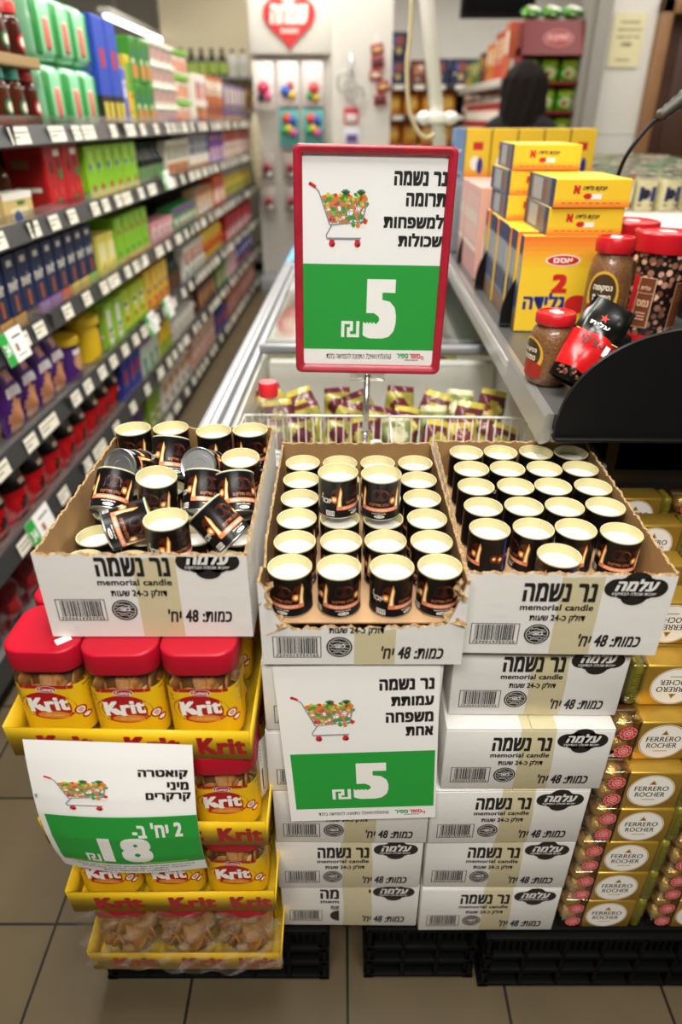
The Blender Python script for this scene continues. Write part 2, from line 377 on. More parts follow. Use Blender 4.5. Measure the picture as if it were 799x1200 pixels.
def g_bag(name, w, d, h, base, art=(), rough=.25, wr=.012, seed=1):
    rn = random.Random(seed); ph = [rn.random() * 6 for _ in range(6)]; mb = MB(); ms = [flat(base, rough)]; cols = []
    def mi(c):
        m = flat(c, rough)
        if m not in ms: ms.append(m)
        return ms.index(m)
    def pt(u, v, side):
        x = (u - .5) * w; z = v * h
        th = (max(0, math.sin(math.pi * min(1, max(0, v * .92 + .06)))) ** .6) * (max(0, 1 - abs(2 * u - 1) ** 3) ** .5)
        y = side * d / 2 * th + wr * .5 * math.sin(9 * u + ph[0] + 3 * v) * math.sin(7 * v + ph[1]) * th + .004 * math.sin(13 * v + 5 * u + ph[2]) * side
        x *= .96 + .05 * math.cos(6 * (v - .5)); return (x, y, z)
    N, K = 12, 14
    for side in (-1, 1):
        o = len(mb.f); mb.surf(lambda u, v: pt(u, v, side), N, K, 0)
        for j in range(K):
            for i in range(N):
                u, v = (i + .5) / N, (j + .5) / K
                for a in art:
                    if a[0] == 'r' and a[1] <= u <= a[2] and a[3] <= v <= a[4]: mb.m[o + j * N + i] = mi(a[5])
                    if a[0] == 'e' and ((u - a[1]) / a[3]) ** 2 + ((v - a[2]) / a[4]) ** 2 < 1: mb.m[o + j * N + i] = mi(a[5])
    return mb.build(name, ms, recalc=True)
def g_jar(name, r, h, body, lid, label=None, lidh=.02, lidr=1.0, neck=.86, art=(), glass=False, parts=True, n=20):
    b0, b1 = 0, h - lidh
    prof = [(0, 0), (r * .9, 0), (r, r * .12), (r, b1 * .8), (r * .93, b1 * .9), (r * neck, b1 * .96), (r * neck, b1), (0, b1)]
    ms = [flat(body, .15) if not isinstance(body, bpy.types.Material) else body]; mb = MB().lathe(prof, n, 0)
    def mi(c):
        m = flat(c)
        if m not in ms: ms.append(m)
        return ms.index(m)
    if label: mb.lathe([(r * 1.005, b1 * label[0]), (r * 1.008, b1 * label[0]), (r * 1.008, b1 * label[1]), (r * 1.005, b1 * label[1])], n, mi(label[2]))
    f = Flat()
    for L, a in enumerate(art):
        if a[0] == 'e': f.ell(a[1] * r, a[2] * h, a[3] * r, a[4] * r, mi(a[5]), 2 + L, 20)
        elif a[0] == 'r': f.rect(a[1] * r, a[2] * r, a[3] * h, a[4] * h, mi(a[5]), 2 + L, 4, 1)
        elif a[0] == 't': f.text(a[1], a[2] * r, a[3] * r, a[4] * h, a[5] * h, mi(a[6]), 2 + L, res=1)
    f.emit(mb, lambda u, v, q: ((r * 1.01 + q) * math.sin(u / r), -(r * 1.01 + q) * math.cos(u / r), v), .0004)
    L = r * neck * 1.08 * lidr
    lm = [(0, b1), (L, b1), (L * 1.0, h - .003), (L * .95, h), (0, h)]
    if parts:
        o = mb.build(name, ms); sharp(o); sharp(MB().lathe(lm, n, 0).build('lid', flat(lid, .35), o)); return o
    mb.lathe(lm, n, mi(lid)); return sharp(mb.build(name, ms))
def g_bottle(name, r, h, body, cap, label=None, n=16):
    ms = [flat(body, .12), flat(cap, .35)]; mb = MB().lathe([(0, 0), (r * .92, 0), (r, r * .15), (r, h * .55), (r * .8, h * .68), (r * .38, h * .8), (r * .34, h * .9), (0, h * .9)], n, 0)
    mb.lathe([(0, h * .88), (r * .42, h * .88), (r * .42, h * .99), (r * .36, h), (0, h)], n, 1)
    if label: ms.append(flat(label[2])); mb.lathe([(r * 1.01, h * label[0]), (r * 1.015, h * label[0]), (r * 1.015, h * label[1]), (r * 1.01, h * label[1])], n, 2)
    return sharp(mb.build(name, ms))
def g_tub(name, r, h, body, lid, label=None):
    return g_jar(name, r, h, body, lid, label, lidh=h * .16, lidr=1.12, neck=1.0, parts=False)
SHN = ['top', 'second', 'third', 'fourth', 'fifth', 'lowest']
def run(si, Y, proto, n, pitch, desc, cat, deep=.0, stack=1, sh=0, jit=.004, rz=0):
    """n facings of one product along a shelf from Y on, some of them stacked"""
    P = Proto(proto); d = proto.dimensions
    bpy.context.view_layer.update()
    ys = max(v.co.y for v in proto.data.vertices) - min(v.co.y for v in proto.data.vertices)
    for k in range(n):
        for q in range(stack):
            X = -.975 - ys / 2 - deep - rnd.random() * .006
            lab = '%s, %s from the near end, %s shelf' % (desc, ORD[k] if k < 20 else 'last', SHN[si])
            if stack > 1: lab = '%s, %s column along, %s layer up, %s shelf' % (desc, ORD[k], ORD[q], SHN[si])
            P(S(X, Y + pitch * (k + .5) + rnd.uniform(-jit, jit), SHZ[si] - .0035 + q * sh), (0, 0, R(90) - YAW + rz + rnd.uniform(-.03, .03)), lab, cat, desc + ' row')
# top shelf
j1 = g_jar('coffee_jar', .043, .155, '4a2412', '6b5f58', None, .028, 1.02, .8, (('e', 0, .38, .55, .5, 'c9a23a'), ('e', 0, .38, .35, .3, '2d3a1c')))
run(0, 2.02, j1, 1, .1, 'brown coffee jar with grey lid', 'jar')
j2 = g_jar('coffee_jar', .043, .155, '4a2412', '2f8f7c', None, .028, 1.02, .8, (('e', 0, .38, .5, .5, '1f6b4a'), ('e', 0, .38, .3, .3, 'e8dcc0')))
run(0, 2.125, j2, 2, .1, 'brown coffee jar with teal lid', 'jar')
j3 = g_jar('coffee_jar', .043, .155, '43180f', 'c8322c', None, .028, 1.02, .8, (('e', 0, .38, .5, .5, 'b01f28'), ('e', 0, .38, .3, .3, 'f0e4d0')))
run(0, 2.33, j3, 1, .1, 'brown coffee jar with red lid', 'jar')
tr = MB().box(-.2, .2, -.1, .1, 0, .006); tr.box(-.2, .2, -.1, -.097, 0, .03); tr.box(-.2, .2, .097, .1, 0, .03)
tr = tr.build('cardboard_tray', flat('a88a5c')); tr.location = S(-1.07, 2.22, SHZ[0] + .1535); tr.rotation_euler = (0, 0, R(90) - YAW); tag(tr, 'shallow cardboard tray lying on the lower row of coffee jars', 'tray')
for k, (jj, dd) in enumerate([(j1, 'grey'), (j2, 'teal'), (j2, 'teal'), (j3, 'red')]):
    c = copy_tree(jj); c.location = S(-1.035, 2.065 + .103 * k, SHZ[0] + .161); c.rotation_euler = (0, 0, R(90) - YAW)
    tag(c, 'coffee jar on the cardboard tray in the upper tier, %s along' % ORD[k], 'jar', 'upper tier coffee jars')
gp = MB().rbox(-.075, .075, -.05, .05, 0, .18, .03, 0, 3); gp.rbox(-.022, .022, -.055, .0, .03, .12, .01, 1); gp.rbox(-.07, -.045, -.053, 0, .015, .165, .012, 2); gp.rbox(.045, .07, -.053, 0, .015, .165, .012, 2)
gp = gp.build('plastic_pack', [flat('8fd0a4', .15), flat('e07868', .3), flat('3f9a4e', .2)])
run(0, 2.47, gp, 3, .155, 'pale green plastic pack with coral band', 'pack', 0, 2, .185)
bl = g_carton('tall_carton', .13, .13, .36, '2346b0', (('r', .3, .7, .55, .72, 'b02a3c'), ('r', 0, 1, 0, .3, '20201c'), ('r', .1, .45, .06, .24, 'd8c23a'), ('r', .6, .95, .06, .24, 'd8c23a')), ((0, 1, 0, .3, '26241c'), (.2, .8, .5, .75, '5a70c8')))
run(0, 2.97, bl, 2, .137, 'tall blue carton with red emblem', 'carton')
run(0, 3.24, g_carton('slim_carton', .06, .12, .21, '4a66c4', (('r', .2, .8, .5, .8, 'd8d4e8'),), ((0, 1, 0, .4, '7c92d8'),)), 1, .07, 'slim blue carton', 'carton')
run(0, 3.32, g_carton('yellow_carton', .07, .12, .26, 'd8b828', (('r', .1, .9, .5, .9, '58a030'),)), 1, .08, 'yellow and green carton', 'carton')
run(0, 3.42, g_carton('green_carton', .09, .12, .165, '3e8f2c', (('r', .1, .9, .1, .4, 'd07a40'), ('r', .15, .85, .5, .9, '2c6a20'))), 3, .105, 'dark green carton with orange foot', 'carton', 0, 2, .168)
run(0, 3.78, g_tub('cream_tub', .052, .085, 'd8d0c0', 'efe9da', (.2, .8, 'b8948c')), 4, .12, 'white dessert tub', 'tub', 0, 4, .088)
run(0, 4.32, g_tub('green_lid_tub', .055, .115, 'e8dcc8', '70b428', (.15, .75, 'd89a80')), 2, .13, 'white tub with lime lid', 'tub', 0, 3, .118)
run(0, 4.65, g_carton('biscuit_carton', .1, .12, .26, 'e8e0d4', (('r', 0, 1, .0, .35, 'b06a30'), ('r', .2, .8, .5, .85, 'c85a3c'))), 3, .115, 'white and rust biscuit carton', 'carton')
run(0, 5.0, g_carton('cereal_carton', .13, .1, .27, 'b8662c', (('r', .1, .9, .6, .9, 'efe3cc'), ('e', .5, .3, .3, .3, '7a2f4a'))), 4, .15, 'orange cereal carton', 'carton')
run(0, 5.65, g_carton('muesli_carton', .14, .1, .25, '6a5a86', (('r', .1, .9, .5, .9, 'd8c8b8'), ('r', 0, 1, 0, .2, 'b8862c'))), 6, .17, 'mauve cereal carton', 'carton')
# second shelf
run(1, 1.86, g_bottle('sauce_bottle', .036, .19, '5a3216', '1e5a2c', (.08, .42, 'd8b850')), 5, .086, 'brown sauce bottle with green cap', 'bottle', .075)
o = g_carton('beige_box', .15, .065, .085, 'd8bc78', (('r', 0, 1, .8, 1, 'f4f0e4'), ('r', .2, .8, .2, .55, 'e6d8ac')), None, 'f2eee2'); o.location = S(-1.01, 2.1, SHZ[1] - .0035); o.rotation_euler = (0, 0, R(82)); o.location.z += .001; tag(o, 'small beige box with white lid standing before the brown sauce bottles', 'box')
run(1, 2.34, g_carton('red_carton', .135, .13, .215, 'c01418', (('e', .3, .62, .13, .13, '7a0c10'), ('e', .72, .66, .13, .13, '7a0c10'), ('e', .3, .28, .1, .1, 'd83a30'), ('e', .7, .3, .1, .1, 'd83a30')), ((.1, .9, .1, .9, '9c1014'),)), 2, .142, 'big red carton with dark circles', 'carton')
run(1, 2.68, g_carton('lime_carton', .1, .12, .185, '8cc81c', (('r', 0, 1, 0, .2, 'e0d020'), ('r', .25, .75, .55, .9, 'b4dc50')), ((0, 1, 0, .2, '5c9a18'),)), 6, .105, 'lime green tea carton', 'carton')
run(1, 3.36, g_bottle('dark_bottle', .035, .175, '16261a', '20382a', (.1, .45, '6a8a58')), 5, .085, 'dark green bottle', 'bottle')
run(1, 3.82, g_carton('rusk_carton', .09, .1, .17, 'e6dcc8', (('r', 0, 1, 0, .4, 'c87838'), ('r', .2, .8, .5, .9, '6a7a50'))), 5, .1, 'white and orange rusk carton', 'carton')
run(1, 4.35, g_carton('navy_white_carton', .1, .1, .19, 'e8e0d2', (('r', .1, .9, .45, .95, '38507a'), ('r', 0, 1, 0, .2, 'd8a058'))), 5, .115, 'white carton with navy panel', 'carton')
run(1, 4.95, g_carton('purple_carton', .12, .1, .21, '7a3a9a', (('r', .1, .9, .1, .5, 'c8a8d8'),)), 4, .13, 'purple carton', 'carton')
run(1, 5.5, g_carton('orange_carton', .12, .1, .2, 'e6d8cc', (('r', 0, 1, .6, 1, 'd8521c'), ('r', .2, .8, .15, .5, 'd89a78'))), 9, .14, 'orange topped white carton', 'carton')
# third shelf
nav = []
for k, (c, lg) in enumerate([('8a8c88', 'e8e4d8'), ('c8963c', 'e8e4d8'), ('c8963c', 'e8e4d8'), ('584a44', 'e0d8c8'), ('9a68b0', 'e8e4d8'), ('9a68b0', 'e8e4d8'), ('d8603c', 'e8e4d8'), ('e0c850', 'e8e4d8'), ('e0c850', 'e8e4d8'), ('98c83c', 'e8e4d8')]):
    o = g_carton('navy_carton', .08, .13, .205, '16264e', (('r', .3, .7, .84, .92, lg), ('t', 'noir', .12, .88, .52, .70, lg), ('r', .38, .62, .24, .46, 'a0522c'), ('r', 0, 1, .0, .2, c)), ((0, 1, 0, .2, c),))
    o.location = S(-1.045, 1.78 + .089 * k, SHZ[2] - .0035); o.rotation_euler = (0, 0, R(90) - YAW + rnd.uniform(-.03, .03))
    tag(o, 'navy coffee carton with white lettering, %s from the near end, third shelf' % ORD[k], 'carton', 'navy coffee cartons')
run(2, 2.66, g_carton('pale_yellow_box', .09, .1, .15, 'e4d85c', (('r', .1, .9, .3, .8, 'efe8a8'),)), 2, .1, 'pale yellow carton', 'carton')
run(2, 2.88, g_carton('green_yellow_carton', .09, .12, .185, '86c41c', (('r', 0, 1, 0, .18, 'e0b828'), ('r', .3, .7, .6, .95, 'a8d848'))), 5, .095, 'lime carton with gold foot', 'carton')
run(2, 3.4, g_carton('pink_box', .09, .09, .1, 'e09aa0', (('r', .1, .9, .3, .8, 'f0d0d0'),)), 4, .1, 'pink sachet box', 'box')
run(2, 3.82, g_carton('green_box', .1, .09, .12, '3c9a4c', (('r', .2, .8, .2, .6, 'e8e4dc'), ('r', 0, 1, .75, 1, '7a4a8c'))), 5, .11, 'green and violet box', 'box')
run(2, 4.42, g_carton('beige_carton', .11, .09, .16, 'd8b48c', (('r', .1, .9, .1, .5, 'efe0cc'), ('r', 0, 1, .8, 1, 'a0602c'))), 4, .12, 'beige carton', 'carton')
run(2, 4.95, g_carton('tangerine_carton', .12, .1, .2, 'd8581c', (('r', .1, .9, .2, .6, 'f0dcc8'),)), 3, .13, 'tangerine carton', 'carton')
run(2, 5.4, g_bag('snack_bag', .13, .08, .16, 'd8c04c', (('r', .2, .8, .2, .6, '7a8a4c'), ('r', 0, 1, 0, .15, '2050a8')), seed=4), 9, .15, 'yellow snack bag', 'bag')
# fourth shelf
run(3, 1.62, g_bag('red_snack_bag', .13, .08, .2, '8c1c14', (('r', .7, .95, 0, 1, 'e0b020'), ('r', .1, .6, .5, .8, 'c8421c')), seed=2), 1, .14, 'dark red bag with yellow stripe', 'bag')
run(3, 1.77, g_bag('purple_pack', .105, .07, .2, '4a2070', (('e', .5, .28, .4, .26, 'd09068'), ('r', .2, .8, .55, .72, 'e8e0e8'), ('e', .55, .85, .25, .1, 'c88878')), seed=3), 4, .112, 'purple chocolate pack picturing a hand', 'pack')
run(3, 2.23, g_jar('drink_tub', .062, .15, '4a2070', 'e0b81c', None, .022, 1.05, .95, (('e', 0, .45, .5, .5, 'd09a70'), ('r', -.5, .5, .62, .74, 'ece4e8'))), 1, .14, 'purple chocolate drink tub with yellow lid', 'tub')
run(3, 2.44, g_jar('yellow_tub', .065, .165, 'e0b81c', 'e6c430', None, .025, 1.05, .95, (('r', .15, 1.2, .1, .85, '4a2068'), ('e', .65, .55, .3, .3, 'd8a8a0'))), 1, .15, 'yellow chocolate drink tub with purple label', 'tub')
run(3, 2.62, g_carton('lime_white_carton', .1, .1, .175, '98c83c', (('r', .1, .5, .1, .9, 'e8ecd8'),)), 2, .11, 'lime and white carton', 'carton')
run(3, 2.84, g_carton('chartreuse_carton', .1, .1, .18, 'b4c828', (('r', 0, 1, 0, .15, '58a028'), ('r', .2, .8, .4, .8, 'd0d860'))), 3, .105, 'chartreuse carton', 'carton')
run(3, 3.17, g_carton('gold_carton', .1, .1, .19, 'e8b81c', (('r', .1, .9, .1, .35, 'd87a28'), ('r', .2, .8, .5, .9, 'f0d060'))), 4, .105, 'golden yellow carton', 'carton')
run(3, 3.62, g_bottle('dark_bottle', .036, .19, '1c2c20', '203a30', (.1, .5, '5a3a28')), 3, .09, 'dark bottle with brown label', 'bottle')
run(3, 3.95, g_carton('white_carton', .1, .1, .17, 'ece6dc', (('r', .2, .8, .5, .9, 'c8422c'), ('r', .1, .6, .1, .35, '3a6a48'))), 5, .11, 'white carton with red panel', 'carton')
run(3, 4.55, g_bag('yellow_bag', .12, .08, .17, 'e8c020', (('r', .2, .8, .3, .7, 'd8541c'),), seed=5), 5, .14, 'bright yellow bag', 'bag')
run(3, 5.3, g_carton('red_white_carton', .14, .1, .19, 'b81c1c', (('r', .2, .8, .1, .5, 'e8dcd4'),)), 8, .16, 'red carton with white panel', 'carton')
# fifth shelf
cb = g_bag('coffee_bag', .12, .085, .185, '0c0b0a', (('r', 0, 1, 0, .56, 'c4101c'), ('r', .4, .7, .62, .72, 'd8b8a0'), ('e', .5, .3, .16, .1, '3a0a0c'), ('r', .65, .8, .4, .5, 'efe4dc')), .18, seed=6)
run(4, 1.42, cb, 10, .126, 'black and red ground coffee bag', 'bag')
run(4, 2.70, g_carton('blue_carton', .078, .1, .18, '2c3a98', (('r', .2, .8, .3, .7, 'a03058'),)), 3, .088, 'blue carton with crimson panel', 'carton')
run(4, 2.97, g_carton('mint_carton', .09, .1, .18, 'c8d8c8', (('r', .2, .8, .1, .5, '6ab088'), ('r', 0, 1, .8, 1, 'b080c0'))), 3, .1, 'pale mint carton', 'carton')
run(4, 3.3, g_carton('yellow_tall_carton', .1, .1, .2, 'e4c41c', (('r', 0, 1, 0, .35, '90b830'),)), 2, .11, 'tall yellow carton', 'carton')
run(4, 3.58, g_tub('white_cup', .04, .1, 'efeae0', 'f6f3ea', (.2, .6, 'c8c0b0')), 6, .09, 'white cup', 'cup', 0, 1)
run(4, 4.2, g_carton('brown_carton', .12, .1, .15, '5a3420', (('r', .1, .9, .4, .8, 'c88a3c'),)), 4, .13, 'brown carton', 'carton')
run(4, 4.8, g_carton('green_pack', .12, .1, .18, '2c7a30', (('r', .2, .8, .2, .7, 'e0d8a0'),)), 3, .14, 'green and cream carton', 'carton')
run(4, 5.25, g_carton('pink_white_carton', .1, .1, .18, 'e8dcdc', (('r', .2, .8, .1, .9, 'd05a78'),)), 3, .12, 'white and pink carton', 'carton')
run(4, 5.65, g_bag('blue_bag', .14, .08, .17, '2030a0', (('e', .5, .5, .3, .2, 'e0dce8'), ('r', 0, 1, 0, .2, 'c82838')), seed=8), 6, .16, 'blue snack bag', 'bag')
# lowest shelf
run(5, 1.35, g_bag('wine_bag', .12, .08, .17, '5a0c14', (('r', .2, .8, .2, .6, 'a01c24'),), seed=9), 6, .13, 'dark wine-red bag', 'bag')
run(5, 2.3, g_carton('amber_carton', .1, .1, .17, 'c8821c', (('r', .2, .8, .5, .9, 'e8c860'),)), 3, .11, 'amber carton', 'carton')
run(5, 2.68, g_carton('violet_carton', .09, .1, .18, '5a3478', (('r', .2, .8, .2, .6, 'b0a0c8'),)), 2, .1, 'violet carton', 'carton')
run(5, 2.95, g_carton('leaf_green_carton', .1, .1, .17, '80a828', (('r', .2, .8, .1, .5, 'e0e0b0'),)), 2, .11, 'leaf green carton', 'carton')
run(5, 3.22, g_carton('pale_box', .1, .1, .15, 'e6ddd4', (('r', .1, .9, .6, .9, 'c8803c'),)), 5, .12, 'pale box with orange band', 'box')
run(5, 3.9, g_carton('peach_carton', .1, .1, .17, 'e0a890', (('r', .2, .8, .3, .9, 'efe0d4'),)), 6, .115, 'peach carton', 'carton')
run(5, 4.65, g_carton('indigo_box', .12, .1, .13, '38408c', (('r', .2, .8, .3, .7, 'c84040'),)), 3, .13, 'indigo box', 'box')
run(5, 5.1, g_carton('rose_carton', .13, .1, .16, 'b0685c', (('r', .2, .8, .2, .8, 'd8a898'),)), 10, .145, 'rose brown carton', 'carton')

# ------------------------------------------------------------------ chest freezers
FRZ = mat('freezer_enamel', (.80, .79, .75), .3); ALU = mat('aluminium_trim', (.36, .37, .385), .4, .5); LINER = mat('freezer_liner', (.74, .72, .66), .4)
GLASS = clear('freezer_glass', (.93, .95, .94), .07, .05)
def freezer(Y0, Y1, label, rimc, divY=None):
    x0, x1, zt = -.295, .415, .86; L = Y1 - Y0
    t = tag(empty('chest_freezer', S(x0, Y0), -YAW), label, 'freezer'); W = x1 - x0
    b = MB(); b.rbox(0, W, 0, .045, .06, zt, .008); b.rbox(0, W, L - .045, L, .06, zt, .008); b.rbox(0, .05, .04, L - .04, .06, zt, .008); b.rbox(W - .05, W, .04, L - .04, .06, zt, .008)
    b.box(.02, W - .02, .02, L - .02, 0, .07, 2); b.box(.05, W - .05, .045, L - .045, .40, .42, 1)
    for (a0, a1, b0, b1) in ((.05, .053, .045, L - .045), (W - .053, W - .05, .045, L - .045)): b.box(a0, a1, b0, b1, .42, zt - .01, 1)
    b.box(.05, W - .05, .045, .048, .42, zt - .01, 1); b.box(.05, W - .05, L - .048, L - .045, .42, zt - .01, 1)
    b.build('body', [FRZ, LINER, BLACKPL], t)
    r = MB()
    for xx in (-.008, W - .05):
        for k, (a, c, h) in enumerate(((0, .02, .016), (.021, .038, .024), (.039, .058, .014))): r.rbox(xx + a, xx + c, -.004, L + .004, zt, zt + h, .003)
    r.rbox(-.008, W + .008, L - .04, L + .004, zt, zt + .02, .004); r.rbox(-.008, W + .008, -.004, .03, zt, zt + .006, .002)
    r.build('rim', rimc, t)
    if divY is not None:
        MB().rbox(.06, W - .06, divY + .26, divY + .30, .43, zt - .03, .006).build('divider', LINER, t)
    for k, (a, c, z) in enumerate(((L * .40, L - .06, zt + .003), (L * .34 - .02, L - .05, zt + .018))):
        lid = MB(); lid.box(.056, W - .056, a, c, z, z + .005)
        g = lid.build('glass_lid', GLASS, t)
        fr = MB(); fr.rbox(.05, W - .05, c - .022, c, z - .003, z + .016, .004); fr.build('lid_frame', ALU, g)
        fr = MB(); fr.rbox(.05, W - .05, a, a + .026, z - .003, z + (.02 if k else .012), .005); fr.build('lid_handle', ALU, g)
    return t
freezer(1.045, 2.86, 'white chest freezer with sliding glass lids behind the candle cartons', ALU, .42)
freezer(2.90, 4.75, 'farther chest freezer with bright blue rim', flat('3f9fd8', .4))
# wire basket hanging in the near freezer
WIRE = mat('basket_wire', (.72, .70, .66), .35, .2)
bt = tag(empty('wire_basket', S(-.235, 1.12), -YAW), 'white wire basket hanging inside the near freezer', 'basket')
w_ = MB(); BW, BD = .585, .20
for z in (.845, .735): w_.tube([(0, 0, z), (BW, 0, z), (BW, BD, z), (0, BD, z), (0, 0, z)], .0028, 6)
for k in range(38):
    x = BW * k / 37
    w_.tube([(x, 0, .845), (x, 0, .735), (x, BD, .735), (x, BD, .845)], .0013, 5)
for k in range(9): w_.tube([(0, BD * k / 8, .735), (BW, BD * k / 8, .735)], .0013, 5)
w_.build('wire_frame', WIRE, bt)
MB().tube([(.30, 0, .85), (.30, .10, .86), (.30, .2, .85)], .0025, 6).build('middle_wire', WIRE, bt)
# frozen bags in the freezers
fb = []
for k, (c, a) in enumerate([('a8a04a', '6a2a34'), ('6a3238', 'c8b84c'), ('8a9458', 'd8d0a8'), ('c8b060', '7a3a2c'), ('d8d4c8', '4a8ab0')]):
    fb.append(Proto(g_bag('frozen_bag', .13, .05, .15, c, (('e', .5, .5, .3, .2, a), ('r', 0, 1, .85, 1, a)), .25, .02, seed=20 + k)))
fn = ['olive and maroon', 'maroon and yellow', 'sage and cream', 'tan and rust', 'white and blue']
rowd = ['front', 'second', 'third', 'fourth', 'fifth', 'sixth', 'seventh']
YB = [1.86, 2.03, 2.2, 2.37]
for r_ in range(4):
    for c_ in range(4):
        k = rnd.choice([0, 0, 1, 1, 2, 3])
        fb[k](S(-.155 + .143 * c_, YB[r_], .60), (R(-52 + rnd.uniform(-3, 3)), R(rnd.uniform(-5, 5)), rnd.uniform(-.06, .06)), 'frozen %s bag under the glass, near freezer, %s row, %s across' % (fn[k], rowd[r_], ORD[c_]), 'bag', 'frozen bags')
for r_ in range(3):
    for c_ in range(8):
        k = [0, 1, 3, 0, 2, 1, 0, 1][(c_ * 3 + r_ * 5) % 8]
        o = fb[k](S(-.185 + .070 * c_ + .01 * (r_ % 2), 1.385 + .062 * r_, .715 + .012 * r_ + rnd.uniform(-.008, .008)), (R(-24 + rnd.uniform(-8, 8)), R(rnd.uniform(-22, 22)), rnd.uniform(-.3, .3)), 'small frozen %s bag behind the wire basket, %s row, %s across' % (fn[k], rowd[r_], ORD[c_]), 'bag', 'small frozen bags')
        o.scale = (.52, .75, .62)
for c_ in range(4):
    k = [4, 1, 0, 2][c_]
    fb[k](S(-.155 + .143 * c_, 1.132, .778), (R(-90), 0, rnd.uniform(-.2, .2)), 'frozen %s bag lying in the wire basket, %s across' % (fn[k], ORD[c_]), 'bag', 'frozen bags in the basket')
for r_ in range(5):
    for c_ in range(3):
        k = [3, 1, 4][(r_ + c_) % 3]
        fb[k](S(-.14 + .2 * c_, 3.1 + .33 * r_, .55), (R(-50), 0, rnd.uniform(-.2, .2)), 'frozen %s bag in the blue-rimmed freezer, %s row, %s across' % (fn[k], rowd[r_], ORD[c_]), 'bag', 'frozen bags in the far freezer')
# plastic bottle with red cap
bo = sharp(MB().lathe([(0, 0), (.03, 0), (.034, .008), (.034, .05), (.031, .06), (.034, .07), (.034, .13), (.028, .155), (.016, .175), (.0145, .19), (0, .19)], 24).build('plastic_bottle', clear('bottle_plastic', (.94, .95, .94), .12, .06)))
sharp(MB().lathe([(0, .183), (.0165, .183), (.0175, .187), (.0175, .205), (.0155, .209), (0, .209)], 24).build('cap', flat('d8202a', .35), bo))
bo.location = S(-.163, 1.175, .76); tag(bo, 'clear plastic bottle with red cap behind the scattered candles', 'bottle')
# small white capped tube standing in the basket
wt = MB().lathe([(0, 0), (.013, 0), (.014, .004), (.014, .085), (.011, .1), (0, .104)], 18).build('white_tube', WHITEPL); wt.location = S(.035, 1.16, .76); tag(wt, 'small white tube standing in the freezer basket', 'tube')

# ------------------------------------------------------------------ shelf over the freezer, with the coffee and the yellow cartons
SHB = mat('shelf_black', (.005, .005, .005), .5, spec=.15); RIM2 = mat('shelf_edge', (.42, .41, .40), .3, .65)
SX = .29; SZ = .985
sv = tag(empty('side_shelf', S(SX, .99), -YAW), 'black side shelf with grey metal edge beside the freezer', 'shelf')
MB().box(.015, .444, 0, 2.35, -.02 + SZ, SZ).build('shelf_board', mat('shelf_board_grey', (.10, .10, .095), .35, .3), sv)
e_ = MB(); e_.loft([[(x, y, z + SZ) for x, z in ((-.004, -.05), (.002, -.05), (.012, -.046), (.014, .0005), (.004, .001), (.0, -.005))] for y in (0, 2.35)], 0, True, False)
e_.build('edge_strip', RIM2, sv, recalc=True)
MB().box(-.002, 0.0, .3, 2.3, SZ - .042, SZ - .01).build('label_strip', mat('label_strip_plastic', (.55, .54, .52), .25), sv)
MB().box(.445, .465, 0, 2.35, .0, SZ + .10).build('back_panel', SHB, sv)
bs = MB(); bs.box(.16, .44, .135, 2.35, .06, SZ - .16, 0); bs.box(.16, .44, .15, 2.33, 0, .06, 0); bs.box(.16, .18, .135, 2.35, SZ - .16, SZ - .02, 0)
bs.box(.155, .16, .135, 2.35, .60, .61, 1); bs.build('base', [mat('base_black', (.016, .013, .011), .45), mat('base_line', (.06, .055, .045), .4)], sv)
# checkout counter beyond, black with pale top
ct = tag(empty('checkout_counter', S(.765, 1.02), -YAW), 'black checkout counter with pale pink top behind the coffee jars', 'counter')
c_ = MB(); c_.rbox(0, 1.2, .0, .78, 0, 1.06, .01); c_.build('front_box', SHB, ct)
c_ = MB(); c_.box(.03, 1.2, .0, .004, .86, .866); c_.box(.03, 1.2, -.004, 0, .60, .604); c_.tube([(.0, -.004, 1.035), (.6, -.004, .99), (1.2, -.004, .985)], .004, 6); c_.build('trim_line', mat('trim_grey', (.35, .34, .32), .4, .4), ct)
c_ = MB(); c_.rbox(0, 1.2, .80, 2.95, 0, 1.10, .01); c_.build('rear_box', SHB, ct)
c_ = MB(); c_.rbox(-.01, 1.2, .92, 2.98, 1.10, 1.135, .006); c_.build('counter_top', mat('counter_pink', (.74, .66, .60), .4), ct)
# curved black dividers
def fin_mesh():
    pts = [(0, 0)]; N = 24
    for k in range(N + 1):
        a = math.pi - (math.pi / 2) * k / N; pts.append((.19 + .19 * math.cos(a), .012 + .162 * math.sin(a) ** .9))
    pts += [(.36, .172), (.36, 0)]
    mb = MB(); mb.prism(pts, -.004, .004, 0, lambda u, v, h: (u, h, v)); mb.rbox(.0, .36, -.012, .012, -.0, .006, .002)
    return mb.build('shelf_divider', SHB, recalc=True)
FP = Proto(fin_mesh())
for k, Y in enumerate((.972, 1.5065, 1.8815, 2.262)):
    FP(S(SX + (.012 if k == 0 else .018), Y, SZ + .0015 if k else .951), (0, 0, -YAW), ['big curved black shelf divider in front of the coffee bag', 'curved black shelf divider beside the grey carton spines', 'curved black shelf divider at the start of the pink cartons', 'curved black shelf divider past the pink cartons'][k], 'divider')
